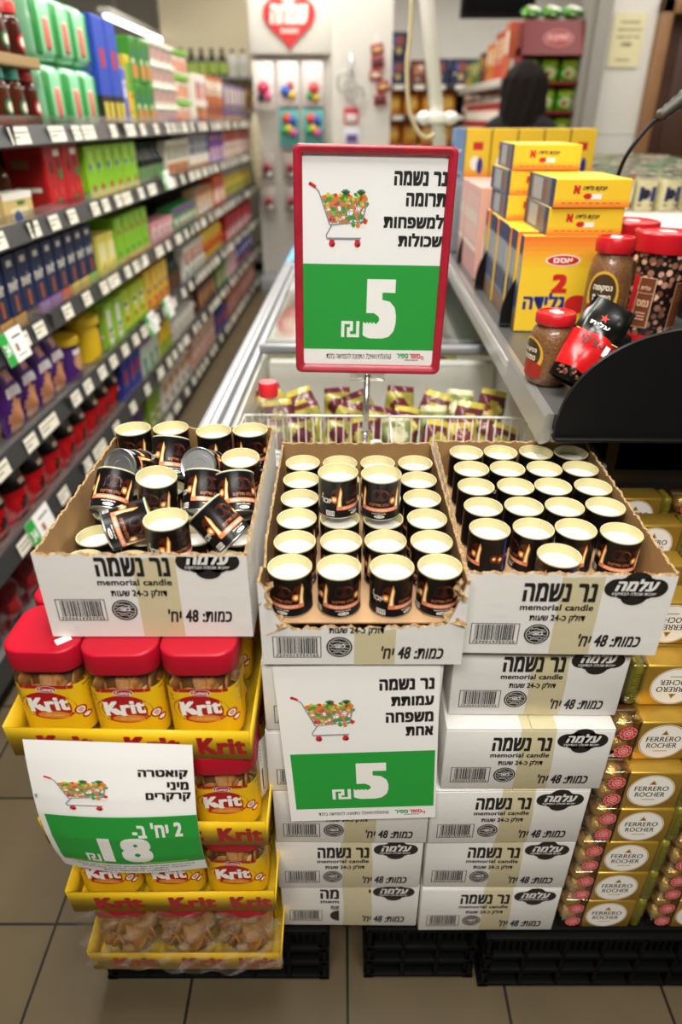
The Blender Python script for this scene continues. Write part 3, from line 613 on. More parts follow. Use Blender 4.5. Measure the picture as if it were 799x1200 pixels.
# coffee jars, beans printed all round
def beans():
    m = bpy.data.materials.new('printed_beans'); m.use_nodes = True; nt = m.node_tree; b = nt.nodes['Principled BSDF']
    tc = nt.nodes.new('ShaderNodeTexCoord'); v = nt.nodes.new('ShaderNodeTexVoronoi'); v.inputs['Scale'].default_value = 78; v.inputs['Randomness'].default_value = .9
    nt.links.new(tc.outputs['Object'], v.inputs['Vector'])
    r = nt.nodes.new('ShaderNodeValToRGB'); e = r.color_ramp.elements; e[0].position = .42; e[0].color = (1, 1, 1, 1); e[1].position = .55; e[1].color = (0, 0, 0, 1)
    nt.links.new(v.outputs['Distance'], r.inputs[0])
    s = nt.nodes.new('ShaderNodeSeparateColor'); nt.links.new(v.outputs['Color'], s.inputs[0])
    r2 = nt.nodes.new('ShaderNodeValToRGB'); r2.color_ramp.elements[0].color = (.05, .018, .01, 1); r2.color_ramp.elements[1].color = (.85, .52, .38, 1)
    x = r2.color_ramp.elements.new(.55); x.color = (.38, .17, .10, 1); nt.links.new(s.outputs[0], r2.inputs[0])
    mx = nt.nodes.new('ShaderNodeMix'); mx.data_type = 'RGBA'; mx.inputs[6].default_value = (.012, .006, .005, 1)
    nt.links.new(r.outputs[0], mx.inputs[0]); nt.links.new(r2.outputs[0], mx.inputs[7]); nt.links.new(mx.outputs[2], b.inputs['Base Color'])
    b.inputs['Roughness'].default_value = .25; return m
def bean_jar():
    r, h = .056, .205
    o = sharp(MB().lathe([(0, .012), (r * .93, .012), (r * .97, .02), (r, .03), (r * .985, .09), (r, h - .045), (r * .97, h - .034), (0, h - .034)], 40).build('bean_jar', beans()))
    sharp(MB().lathe([(0, 0), (r * 1.0, 0), (r * 1.03, .004), (r * 1.01, .014), (0, .014)], 40).build('base_cap', flat('b8141c', .3), o))
    sharp(MB().lathe([(0, h - .036), (r * 1.05, h - .036), (r * 1.07, h - .032), (r * 1.05, h - .003), (r * 1.0, h), (r * .9, h + .001), (r * .88, h - .002), (0, h - .002)], 40).build('lid', flat('c41822', .3), o))
    st = MB(); st.box(-.012, .016, -.012, .008, h - .0015, h + .0005); st.build('lid_sticker', WHITE, o)
    BR = flat('6b3a1e', .4); f = Flat()
    f.rect(-.054, -.022, .03, .125, 0, 1, 6, 2); f.rect(-.0535, -.0525, .03, .125, 2, 2, 1, 4); f.rect(-.0235, -.022, .03, .125, 2, 2, 1, 4); f.rect(-.054, -.022, .124, .125, 2, 2, 6, 1); f.rect(-.054, -.022, .03, .031, 2, 2, 6, 1); f.rect(-.052, -.024, .095, .096, 2, 2, 6, 1)
    f.text('נמס', -.05, -.028, .07, .083, 2, 2); f.text('עלית', -.048, -.03, .102, .11, 2, 2)
    for k in range(3): f.rect(-.048, -.03, .045 + k * .006, .047 + k * .006, 2, 2, 4, 1)
    f.rect(.018, .056, .03, .118, 0, 1, 8, 2)
    for e in ((.018, .0192, .03, .118), (.0548, .056, .03, .118), (.018, .056, .117, .118), (.018, .056, .03, .031)): f.rect(*e, 2, 2, 6, 4)
    for k in range(4): f.rect(.024, .05, .105 - k * .007, .1062 - k * .007, 3, 2, 5, 1)
    f.ell(.03, .052, .006, .006, 4, 2); f.ell(.045, .052, .006, .006, 4, 2)
    f.rect(-.066, -.0555, .036, .128, 1, 1, 3, 2)
    mb = MB(); rr = r * 1.012
    f.emit(mb, lambda u, v, q: ((rr + q) * math.sin(u / rr), -(rr + q) * math.cos(u / rr), v), .0003)
    mb.build('label_print', [BR, flat('b81820', .4), flat('e0b090', .4), flat('a86a48', .4), flat('8c2c1c', .4)], o)
    return o
BJ = Proto(bean_jar()); 
BJ((.625, 1.412, SZ + .002), (0, R(2), R(4)), 'bean patterned coffee jar with red lid in front of its twin', 'jar')
BJ((.622, 1.575, SZ + .002), (0, R(1), R(-30)), 'bean patterned coffee jar standing behind the nearer twin', 'jar')
def glass_jar(r, h, labelc):
    CO = mat('coffee_granules', (.20, .085, .028), .35, var=.45, vscale=260, bump=.5, bscale=300, coat=.6)
    o = sharp(MB().lathe([(0, 0), (r * .85, 0), (r * .97, .006), (r, h * .16), (r * .97, h * .62), (r * .88, h * .76), (r * .7, h * .83), (r * .7, h * .9), (0, h * .9)], 32).build('coffee_glass_jar', CO))
    sharp(MB().lathe([(0, h * .85), (r * .84, h * .85), (r * .86, h * .87), (r * .86, h * .96), (r * .8, h), (r * .72, h), (r * .7, h * .985), (0, h * .985)], 32).build('lid', flat('c01a22', .3), o))
    st = MB(); st.box(-.010, .010, -.008, .008, h * .987, h + .0006); st.build('lid_sticker', WHITE, o)
    f = Flat(); f.ell(0, h * .42, r * .75, h * .26, 1, 1); f.ell(0, h * .45, r * .62, h * .2, 2, 2); f.rect(-r * .72, r * .72, h * .12, h * .28, 0, 3, 6, 1); f.ell(0, h * .28, r * .72, h * .07, 0, 3)
    f.text('נסקפה', -r * .42, r * .42, h * .46, h * .53, 3, 4, res=2); f.text('טסטרס', -r * .4, r * .4, h * .36, h * .43, 3, 4, res=2)
    mb = MB(); rr = r * 1.012
    f.emit(mb, lambda u, v, q: ((rr + q) * math.sin(u / rr), -(rr + q) * math.cos(u / rr), v), .0003)
    mb.build('label_print', [flat('a02014', .4), flat('d8a838', .4), flat('46321c', .4), flat('efe6cc', .4)], o)
    return o
rz_ = MB().rbox(-.05, .05, -.05, .05, 0, .032, .004).build('display_riser', SHB); rz_.location = (.51, 1.345, SZ + .001); tag(rz_, 'low black riser under the tall coffee jar', 'riser')
o = glass_jar(.041, .172, 0); o.location = (.512, 1.345, SZ + .034); o.rotation_euler = (0, 0, R(-32)); tag(o, 'tall coffee jar with oval gold label against the yellow carton', 'jar')
o = glass_jar(.038, .118, 1); o.location = (.356, 1.135, SZ + .0015); o.rotation_euler = (0, 0, R(-75)); tag(o, 'short coffee jar with red lid on the metal shelf edge', 'jar')
# leaning coffee bag
cbm = g_bag('coffee_bag', .105, .05, .19, '0c0c0a', (('r', 0, 1, .12, .56, 'c81a1c'),), .28, .016, seed=33)
f = Flat(); f.text('טורקי', -.028, .026, .078, .096, 1, 3); f.rect(.026, .037, .072, .094, 0, 3); f.rect(-.048, .048, .1055, .1075, 4, 3); f.text('עלית', -.03, .014, .122, .132, 0, 3)
f.poly([(-.006 + (.011 if k % 2 == 0 else .004) * math.sin(k * math.pi / 5), .143 + (.011 if k % 2 == 0 else .004) * math.cos(k * math.pi / 5)) for k in range(10)], 2, 3)
for k in range(26): f.ell(rnd.uniform(-.044, .044), rnd.uniform(.006, .021), .0038, .0026, 3 if k % 2 else 5, 3 + k * .02, 10, rnd.random() * 3)
mb = MB(); f.emit(mb, lambda u, v, q: (u, -(.0262 * (max(0, math.sin(math.pi * min(1, v / .19 * .92 + .06))) ** .6) * max(0, 1 - abs(2 * u / .105) ** 3) ** .5 + .006 + q), v), .0002)
mb.build('print', [WHITE, flat('2a0808'), flat('d03820'), flat('8a4a2c'), flat('c8a030'), flat('5a2c18')], cbm)
cbm.scale = (.74, .85, .76); cbm.location = (.366, 1.05, SZ + .026); cbm.rotation_euler = (R(-34), R(22), R(-24)); tag(cbm, 'black and red coffee bag leaning on the curved divider', 'bag')
# yellow cartons: upright row, flat ones on top
def a_box(w, d, h, kind):
    YE = mat('carton_yellow', (.86, .56, .03), .4)
    o = MB().rbox(-w / 2, w / 2, -d / 2, d / 2, 0, h, .0015, 0, 1, smooth=False).build('yellow_carton', YE)
    f = Flat(); OR = 1
    if kind == 'flat':
        for k in range(6): f.rect(0, w, h * .05 * k, h * .05 * (k + 1), 5 + k, 1)
        f.text('א', w * .24, w * .33, h * .48, h * .78, 2, 2, (.06, .05)); f.text('אבקת גלידה', w * .36, w * .68, h * .56, h * .78, 3, 2, (.04, .03), .25, res=2); f.rect(w * .48, w * .62, h * .3, h * .48, 4, 2); f.ell(w * .44, h * .4, w * .06, h * .1, 2, 2)
        for k in range(9): f.rect(w * (.1 + .09 * k), w * (.16 + .09 * k), h * .14, h * .17, 2, 2)
    elif kind == 'up':
        for k in range(6): f.rect(0, w, h * (.7 + .05 * k), h * (.75 + .05 * k), 10 - k, 1)
        f.ell(w * .52, h * .76, w * .22, h * .06, 4, 2); f.ell(w * .52, h * .76, w * .2, h * .05, 2, 3); f.text('אסם', w * .4, w * .64, h * .735, h * .785, 4, 4, res=2)
        f.text('2', w * .42, w * .62, h * .42, h * .62, 2, 2, (.07, .05)); f.text('גלידה', w * .08, w * .62, h * .24, h * .42, 11, 2, (.05, .03)); f.ell(w * .78, h * .3, w * .16, h * .1, 2, 2)
    else:
        for k in range(6): f.rect(0, w, h * .05 * k, h * .05 * (k + 1), 5 + k, 1)
        f.ell(w * .4, h * .35, w * .16, h * .14, 4, 2); f.ell(w * .62, h * .3, w * .12, h * .16, 11, 3); f.rect(w * .3, w * .7, h * .6, h * .75, 2, 2)
    ramp = [(.86 - .0 * k, .20 + .06 * k, .03) for k in range(6)]
    ms = [YE, flat('e07020'), flat('c8201c'), flat('1c1a30'), flat('f4f0e6')] + [mat('carton_orange_%d' % k, c, .4) for k, c in enumerate(ramp)] + [flat('1c2a80')]
    mb = MB(); f.emit(mb, front_fn(-w / 2, -d / 2, 0), .0002); mb.build('front_print', ms, o)
    g = Flat(); g.rect(0, d, 0, h, 0, 1); g.rect(.0, d * .12, 0, h, 4, 2); g.rect(d * .86, d, 0, h, 4, 2); g.rect(d * .2, d * .55, h * .1, h * .9, 1, 2); g.rect(d * .58, d * .7, h * .1, h * .9, 2, 2); g.rect(d * .74, d * .82, h * .15, h * .85, 3, 2)
    if kind == 'up': g = Flat(); g.rect(0, d, 0, h, 0, 1); g.rect(0, d, h * .82, h, 4, 2); g.rect(0, d, 0, h * .2, 2, 2); g.rect(d * .1, d * .9, h * .25, h * .48, 4, 2); g.rect(d * .15, d * .85, h * .52, h * .8, 1, 3)
    mb = MB(); g.emit(mb, face_fn((-w / 2, d / 2, 0), (0, -1, 0), (0, 0, 1)), .0002); mb.build('side_print', [flat('6a7088'), flat('a4a6a8'), flat('7a5a40'), flat('8a6a48'), flat('26305a')], o)
    return o
UP = Proto(a_box(.16, .03, .19, 'up')); FL = Proto(a_box(.148, .215, .0505, 'flat'))
for k in range(13):
    UP(S(.410 - (.0035 if k in (3, 8) else 0), 1.475 + .0312 * k + (.032 if k > 0 else 0) + (.032 if k > 11 else 0), SZ + .0015), (0, 0, -YAW), 'upright yellow carton with blue lettering, %s of the row from the coffee jars' % ORD[k], 'carton', 'upright yellow cartons')
ZT = SZ + .1928
FL(S(.447, 1.575, ZT), (0, 0, -YAW), 'flat yellow carton, lower of the front pair lying on the upright ones', 'carton', 'flat yellow cartons')
FL(S(.449, 1.570, ZT + .0515), (0, 0, -YAW + .02), 'flat yellow carton, upper of the front pair', 'carton', 'flat yellow cartons')
FL(S(.41, 1.81, ZT), (0, 0, -YAW), 'flat yellow carton at the bottom of the rear pile', 'carton', 'flat yellow cartons')
FL(S(.408, 1.815, ZT + .0515), (0, 0, -YAW + .03), 'flat yellow carton in the middle of the rear pile', 'carton', 'flat yellow cartons')
FL(S(.415, 1.81, ZT + .103), (0, 0, -YAW - .03), 'flat orange-topped carton on top of the rear pile', 'carton', 'flat yellow cartons')
# pink cartons beyond
PK = Proto(g_carton('pink_carton', .16, .04, .235, 'd8a8a0', (('r', .1, .9, .1, .5, 'e8c8c0'),), ((0, 1, .0, .3, 'c08c88'), (.1, .9, .4, .9, 'e6c0b8'))))
for k in range(8): PK(S(.40, 2.02 + .0415 * k + (.03 if k > 5 else 0), SZ + .0015), (0, 0, -YAW), 'pale pink carton, %s in the row past the yellow ones' % ORD[k], 'carton', 'pink cartons')
YR = Proto(a_box(.08, .12, .15, 'tall'))
rs = MB().rbox(-.205, .205, -.12, .12, 0, .215, .004).build('grey_carton_base', flat('7c8086')); rs.location = S(.515, 2.57, SZ + .0015); rs.rotation_euler = (0, 0, -YAW); tag(rs, 'grey carton under the farthest row of yellow cartons', 'carton')
for k in range(5): YR(S(.375 + .083 * k, 2.54, SZ + .218), (0, 0, -YAW), 'small upright yellow carton in the farthest row, %s along' % ORD[k], 'carton', 'small yellow cartons')
o = g_carton('blue_box', .03, .12, .15, '6a88b0', (('r', 0, 1, 0, .2, '8a9ab0'),)); o.location = S(.243, 2.50, SZ + .218); o.location += S(.075, .04); o.rotation_euler = (0, 0, -YAW); tag(o, 'narrow pale blue box at the end of the farthest yellow cartons', 'box')
LP = Proto(g_carton('lime_box', .075, .09, .13, 'b8d038', (('e', .4, .5, .2, .2, 'e0d828'), ('r', .6, 1, .5, 1, '6ab02c')), ((0, 1, 0, .5, 'd8d840'),), 'c8d850'))
for k in range(3):
    for q in range(2): LP(S(.36 + .08 * k, 3.1, SZ + .0015 + .1315 * q), (0, 0, -YAW), 'lime and yellow box past the pink cartons, %s along, %s layer' % (ORD[k], ['bottom', 'top'][q]), 'box', 'lime boxes')
# little wrapped sweets in pale bags on the counter
cup = MB()
def cupf(u, v):
    a = u * 2 * math.pi; q = abs(math.cos(a)) ** .5; sx = .024 + .004 * v; sy = .020 + .003 * v
    return (sx * math.copysign(abs(math.cos(a)) ** .55, math.cos(a)), sy * math.copysign(abs(math.sin(a)) ** .55, math.sin(a)), .075 * v)
cup.surf(cupf, 24, 4, 0); cup.add([cupf(i / 24, 1) for i in range(24)], [tuple(range(24))], 1)
f = Flat(); f.rect(-.020, .020, .022, .058, 2, 1, 4, 2); f.ell(-.004, .04, .012, .013, 3, 2, 12); f.rect(-.02, .02, .012, .016, 4, 1, 4, 1)
f.emit(cup, lambda u, v, q: (u, -(.0185 + .003 * v / .075 + q), v), .0012)
cup.rbox(-.025, .025, -.020, .020, .075, .079, .0015, 1); cup.add([(-.022, -.018, .0797), (.006, -.018, .0797), (.006, .006, .0797), (-.022, .006, .0797)], [(0, 1, 2, 3)], 3)
cup.add([(-.022, .008, .0797), (.0, .008, .0797), (.0, .018, .0797), (-.022, .018, .0797)], [(0, 1, 2, 3)], 5)
cup.add([(.008, -.004, .0797), (.02, -.004, .0797), (.02, .015, .0797), (.008, .015, .0797)], [(0, 1, 2, 3)], 4)
CUB = (cup.build('dessert_cup', [flat('d8d2a4'), flat('b8a888'), flat('1c2668'), flat('10142c'), flat('5a3a2c'), flat('3c6a3a')], recalc=True))
CUS = [Proto(CUB)]
for cols_ in (('e0dab8', '7a4a30', 'efe8d0', '1c2668', '3a1c10', 'd8d0b8'), ('cfc890', '4a7a3c', 'e8e4d0', '10142c', '1c2668', 'efe8d8')):
    c2 = CUB.copy(); c2.data = CUB.data.copy(); COL.objects.link(c2)
    for i_, h_ in enumerate(cols_): c2.data.materials[i_] = flat(h_)
    CUS.append(Proto(c2))
CKIND = ['cream and navy', 'cream and brown', 'pale and green']
for r_ in range(19):
    Y = 2.30 + .085 * r_; X0 = .72 + .20 * (Y - 2.3)
    for c_ in range(7):
        X = X0 + .072 * c_ + .02 * (r_ % 2)
        q_ = (rnd.choice([0, 1, 2]) if r_ else rnd.choice([0, 0, 0, 1]))
        o = CUS[q_](S(X + rnd.uniform(-.004, .004), Y + rnd.uniform(-.005, .005), 1.1365), (0, 0, rnd.choice([0, .3, -.4, 1.57, 3.14, 3.0, .1]) if r_ else rnd.uniform(-.3, .3)), '%s dessert cup on the pale counter, %s row, %s along' % (CKIND[q_], ORD[r_], ORD[c_]), 'cup', 'dessert cups')
        o.scale = (1.2, 1.2, 1.15)
# black cable with plug
cbv = tag(empty('black_cable', (.655, 1.72, SZ)), 'black cable with a ribbed plug rising beside the yellow cartons', 'cable')
b0 = Vector(cbv.location)
pts = [Vector(p) - b0 for p in ((.655, 1.72, SZ + .006), (.64, 1.69, 1.10), (.61, 1.65, 1.20), (.593, 1.62, 1.264), (.598, 1.6, 1.317), (.63, 1.6, 1.365), (.645, 1.6, 1.380))]
MB().tube(smooth_pts(pts), .0042, 10).build('cord', BLACKPL, cbv)
pl = MB(); dv = Vector((.78, 0, .62)).normalized(); rad = [.007, .013, .011, .014, .012, .015, .013, .016, .017, .020, .020, .012]
pl.tube([pts[-1] + dv * (.0 + .0085 * k) for k in range(12)], rad, 16); pl.build('plug', flat('3c3a30', .45), cbv)
MB().tube([pts[-1] + dv * (.093 + .01 * k) for k in range(3)], [.009, .009, .007], 12).build('tip', flat('d8c8a0', .4), cbv)

# ------------------------------------------------------------------ far end of the shop
# low fluorescent fitting beyond the rack
t = tag(empty('fluorescent_lamp', S(-1.9, 6.1, 2.02)), 'long white fluorescent lamp hanging beyond the end of the rack', 'lamp')
sharp(MB().rbox(-.05, .05, 0, 1.9, .03, .07, .008).build('housing', WHITEPL, t)); MB().tube([(0, .04, .02), (0, 1.86, .02)], .018, 12).build('tube', mat('lamp_tube', (1, 1, 1), .5, emit=(1, .96, .88), es=6), t)
for y in (.3, 1.6): MB().tube([(0, y, .07), (0, y, .83)], .005, 6).build('suspension_rod', STEEL, t)
# end shelf with bottles
es = tag(empty('end_shelf', (-1.5, 7.03, 0)), 'grey end shelf carrying bottles across the head of the rack', 'shelf')
MB().box(0, .80, 0, .3, 1.68, 1.70).build('shelf_board', SHELFM, es); MB().box(0, .80, 0, .3, 1.42, 1.44).build('shelf_board', SHELFM, es)
for x in (0, .775): MB().box(x, x + .025, .27, .3, 0, 1.9).build('post', STEEL, es)
g1 = Proto(g_bottle('oil_bottle', .04, .21, '1a2a14', '10200e', (.1, .5, 'a8c050'))); g2 = Proto(g_bottle('white_bottle', .04, .2, 'e8e6de', '1c3016', (.15, .5, 'd8d8cc'))); g3 = Proto(g_bottle('yellow_bottle', .034, .215, 'b8801c', '8c8a2c', (.1, .5, '8a5a1c')))
for k in range(5): g1((-1.40 + .09 * k, 7.13, 1.7015), (0, 0, 0), 'dark green bottle with lime label on the end shelf, %s along' % ORD[k], 'bottle', 'bottles on the end shelf')
for k in range(2): g2((-.95 + .09 * k, 7.13, 1.7015), (0, 0, 0), 'white bottle at the end of the green bottles, %s along' % ORD[k], 'bottle', 'white bottles on the end shelf')
for k in range(8): g3((-1.30 + .075 * k, 7.13, 1.4415), (0, 0, 0), 'golden bottle below the green bottles of the end shelf, %s along' % ORD[k], 'bottle', 'golden bottles on the end shelf')
# toy rack with the heart sign
hr = tag(empty('toy_rack', (-.73, 6.40, 0)), 'white peg rack topped by a red heart sign, standing at the end of the aisle', 'rack')
MB().rbox(0, .64, .30, .33, .1, 1.90, .004).build('peg_board', flat('c8c4ba', .5), hr)
for x in (0, .61): MB().rbox(x, x + .03, .27, .34, 0, 2.35, .005).build('post', flat('d0ccc0', .4), hr)
MB().rbox(0, .64, 0, .3, 0, .12, .005).build('base', GREY, hr)
hd = MB().rbox(-.01, .65, .22, .30, 1.83, 2.29, .01).build('header_panel', flat('d8d4c8', .5), hr)
hp = []
for k in range(40):
    a = 2 * math.pi * k / 40; hp.append((.32 + .0118 * 16 * math.sin(a) ** 3 * 1.1, 2.055 + .0118 * (13 * math.cos(a) - 5 * math.cos(2 * a) - 2 * math.cos(3 * a) - math.cos(4 * a)) * 1.02))
hb = MB(); hb.prism(hp, .0, .02, 0, lambda u, v, h: (u, .215 - h, v)); f = Flat(); f.text('שמחה', .17, .47, 2.03, 2.16, 1, 1, (.06, .045), .1); f.text('צעצועים', .25, .39, 1.97, 2.0, 1, 1, (.04, .02), res=1)
f.emit(hb, lambda u, v, q: (u, .194 - q, v), .001); hb.build('heart_sign', [flat('c81c20', .4), flat('f4ecdc')], hr, recalc=True)
for z in (1.79, 1.48, 1.14, .88):
    for x in (.1, .3, .5): MB().tube([(x, .30, z), (x, .10, z), (x, .095, z + .012)], .004, 6).build('hook', STEEL, hr)
def toy(name, w, h, base, blobs):
    mb = MB(); mb.rbox(-w / 2, w / 2, -.002, .002, -h, 0, .0015, 0, 1); ms = [flat(base)]; rn = random.Random(len(name) + int(w * 1000) + int(h * 777))
    for k, (c, x, z, r) in enumerate(blobs):
        ms.append(flat(c, .3)); M = Matrix.Translation((x * w, -.018, -z * h))
        mb.lathe([(0, -r)] + [(r * math.cos(R(a)), r * math.sin(R(a))) for a in range(-60, 61, 30)] + [(0, r)], 10, len(ms) - 1, M)
    mb.rbox(-w * .46, w * .46, -.001, .0025, -h * .2, -h * .02, .001, len(ms)); ms.append(flat('b83a40'))
    return mb.build(name, ms)
T1 = Proto(toy('toy_pack', .17, .33, 'e6dcd4', [('c83a5c', 0, .55, .05), ('2a2a30', -.15, .75, .03), ('d85a8c', .18, .72, .035)]))
T2 = Proto(toy('toy_pack', .17, .33, 'e8e0da', [('3a62c0', -.1, .62, .045), ('e0b82c', .15, .7, .035), ('c84a3c', .1, .5, .03)]))
T3 = Proto(toy('toy_pack', .17, .33, 'e2d8d4', [('d85050', .05, .55, .045), ('40a060', -.15, .72, .03), ('e0c030', .15, .75, .03)]))
for k, P in enumerate((T1, T2, T3)): P((-.63 + .2 * k, 6.51, 1.778), (0, 0, 0), ['pale pink toy card hanging on the heart rack', 'pale toy card with blue and yellow toy on the heart rack', 'pale toy card with red toy on the heart rack'][k], 'toy pack', None)
T4 = Proto(toy('toy_bag', .17, .29, '5aa8a0', [('d8482c', -.1, .3, .04), ('3058b0', .15, .35, .04), ('e0c838', 0, .55, .035), ('40a848', -.2, .6, .03), ('c85a9c', .2, .65, .035)]))
for k in range(2): T4((-.43 + .2 * k, 6.51, 1.468), (0, 0, 0), 'colourful bag of toy bricks in the second row of the heart rack, %s along' % ORD[k], 'toy pack', 'toy brick bags')
T5 = Proto(toy('small_card', .13, .2, '9a8f88', [('8c2c34', 0, .55, .035), ('e0d8d0', .1, .8, .02)]))
for r_ in range(2):
    for k in range(3): T5((-.63 + .2 * k, 6.51, 1.128 - .26 * r_), (0, 0, 0), 'small grey and red card on the heart rack, %s hook, %s low row' % (ORD[k], ORD[r_]), 'toy pack', 'small cards')
nb = MB(); nb.surf(lambda u, v: (.055 * (math.sin(math.pi * min(1, v * .97 + .02)) ** .6) * math.cos(2 * math.pi * u), .05 * (math.sin(math.pi * min(1, v * .97 + .02)) ** .6) * math.sin(2 * math.pi * u), -.55 * v + .006 * math.sin(20 * u + 30 * v)), 16, 20, 0); nb.tube([(0, 0, 0), (0, 0, .12)], .004, 6)
o = nb.build('net_bag', mat('net_beige', (.46, .40, .26), .8, var=.5, vscale=60)); o.location = (-.705, 6.36, 1.42); tag(o, 'long beige net bag hanging beside the heart rack', 'bag')
# hangings on the white pillar
cs = tag(empty('clip_strip', (.245, 5.70, 1.83)), 'hanging strip of dark red snack packets on the white pillar', 'clip strip')
MB().box(-.006, .006, .0, .003, -.36, .06).build('strip', WHITEPL, cs)
for k in range(5):
    pb = MB(); M = Matrix.Rotation(R(-12 + 6 * (k % 3)), 4, 'Y'); pb.rbox(-.045, .045, -.018, .0, -.075 * k - .07, -.075 * k, .008, 0, 2, M); pb.rbox(-.03, .03, -.021, -.016, -.075 * k - .05, -.075 * k - .02, .004, 1, 2, M); pb.build('packet', [flat('8c1c24'), flat(['c8a060', '3a2a24', 'd8c0a0'][k % 3])], cs)
hk = tag(empty('wall_hook', (.07, 5.74, 1.72)), 'grey metal hook with hanging rings on the white pillar', 'hook')
MB().tube([(0, .0, .05), (0, -.06, .04), (0, -.07, -.05), (.02, -.06, -.1)], .01, 8).build('hook_arm', STEEL, hk)
for k in range(3):
    a = [(.045 * math.cos(2 * math.pi * q / 20) + (-.05 + .05 * k), -.07, -.12 - .04 * k + .06 * math.sin(2 * math.pi * q / 20)) for q in range(21)]; MB().tube(a, .009, 6).build('ring', mat('ring_grey', (.42, .40, .37), .4, .4), hk)
for k, (x, z, c1, c2, l) in enumerate(((.075, 1.40, 'c83040', 'e8e0dc', 'small red and white packet on the pillar'), (.08, 1.27, 'd8d4e0', '5a4088', 'white and violet packet lower on the pillar'))):
    pb = MB(); pb.rbox(-.055, .055, -.012, 0, -.05, .05, .006, 0); pb.rbox(-.04, .04, -.015, -.01, -.04, .01, .003, 1); o = pb.build('packet', [flat(c1), flat(c2)]); o.location = (x, 5.745, z); tag(o, l, 'packet')
# wall shelving at the back with chips and tins
ws = tag(empty('wall_shelving', (.38, 7.0, 0)), 'dark wall shelving with orange bags and stacked tins at the back', 'shelving')
MB().box(0, 1.3, .42, .45, 0, 1.78).build('back_panel', BACKM, ws)
for z in (1.64, 1.41, 1.17, .9, .6, .3):
    sh = MB().box(0, 1.3, 0, .42, z - .02, z).build('shelf', SHELFM, ws); MB().rbox(0, 1.3, -.012, 0, z - .045, z + .004, .004).build('price_rail', RAILM, sh)
    for k in range(7): tb = MB().box(.08 + .18 * k, .17 + .18 * k, -.0145, -.0125, z - .04, z - .004).build('price_tag', TAGW, sh)
OB = Proto(g_bag('crisp_bag', .15, .09, .2, 'd8801c', (('e', .5, .45, .35, .25, 'e8b850'), ('r', .1, .9, .8, .95, 'a83a18')), seed=40))
for r_, z in enumerate((1.41, 1.17, .9)):
    for k in range(4): OB((.47 + .16 * k, 7.10, z + .001), (0, 0, rnd.uniform(-.1, .1)), 'orange crisp bag on the back wall shelving, %s along, %s visible row' % (ORD[k], ['upper', 'lower', 'bottom'][r_]), 'bag', 'orange crisp bags')
TN = Proto(g_jar('food_tin', .038, .09, 'a83028', 'c8c0b4', (.3, .7, 'e6dccc'), .008, .95, 1.0, parts=False))
for r_, z in enumerate((1.41, 1.17)):
    for k in range(7):
        for q in range(2): TN((1.13 + .083 * k, 7.07, z + .001 + .091 * q), (0, 0, 0), 'red and white tin, %s column, %s layer, %s shelf of back shelving' % (ORD[k], ['lower', 'upper'][q], ['upper', 'lower'][r_]), 'tin', 'stacked tins')
BB = Proto(g_carton('dark_blue_box', .17, .12, .19, '1c2648', (('r', .25, .75, .5, .85, '8a4a3c'), ('e', .5, .3, .15, .15, 'b8a060')), ((0, 1, 0, 1, '28345c'),)))
for k, (x, z) in enumerate(((.5, 1.641), (.5, 1.832), (.86, 1.641), (1.05, 1.641), (1.23, 1.641))): BB((x, 7.12, z), (0, 0, 0), 'dark blue box on top of the back wall shelving, %s of the row' % ORD[k], 'box', 'dark blue boxes')
o = g_carton('brown_box', .14, .12, .18, '6a3428', (('r', .2, .8, .4, .8, 'b87858'),)); o.location = (.68, 7.12, 1.641); tag(o, 'brown box between the dark blue boxes on the back shelving', 'box')
o = g_jar('brown_canister', .055, .2, '5a1e1c', '3a1210', (.3, .7, '8c4a38')); o.location = (1.40, 7.08, 1.641); tag(o, 'brown canister at the end of the dark blue boxes', 'canister')
# side gondola on the far right
sg_ = tag(empty('side_gondola', (1.02, 5.1, 0)), 'pale side shelving running back behind the person, stocked with bright cartons', 'shelving')
MB().box(.38, .41, 0, 1.75, 0, 1.75).build('back_panel', BACKM, sg_)
for z in (1.60, 1.32, 1.04, .7, .35):
    sh = MB().box(0, .38, 0, 1.75, z - .02, z).build('shelf', flat('b8b4a8', .4), sg_); MB().rbox(-.012, 0, 0, 1.75, z - .045, z + .004, .004).build('price_rail', flat('c8c4b8', .4), sg_)
hues = [('c8b030', '3a7a2c', .16), ('4a8a34', 'd8d0a0', .17), ('5a3420', 'c89040', .2), ('d8762c', 'e8d0a0', .23), ('c84a2c', 'e8c8a0', .27), ('c8603c', 'e0d8c0', .3)]
for k in range(11):
    c, c2, h = hues[min(5, (10 - k) // 2)]
    o = g_carton('bright_carton', .13, .12, h, c, (('r', .15, .85, .45, .85, c2),), ((.1, .9, .1, .35, c2),)); o.location = (1.11, 5.2 + .15 * k, 1.6015); o.rotation_euler = (0, 0, R(-90)); tag(o, 'bright carton on top of the pale side shelving, %s from its near end' % ORD[k], 'carton', 'bright cartons')
for k in range(11):
    o = copy_tree(TN.o); o.scale = (1.5, 1.5, 1.9); o.location = (1.12, 5.2 + .15 * k, 1.3215); tag(o, 'red and white tin on the middle of the pale side shelving, %s along' % ORD[k], 'tin', 'side shelving tins')
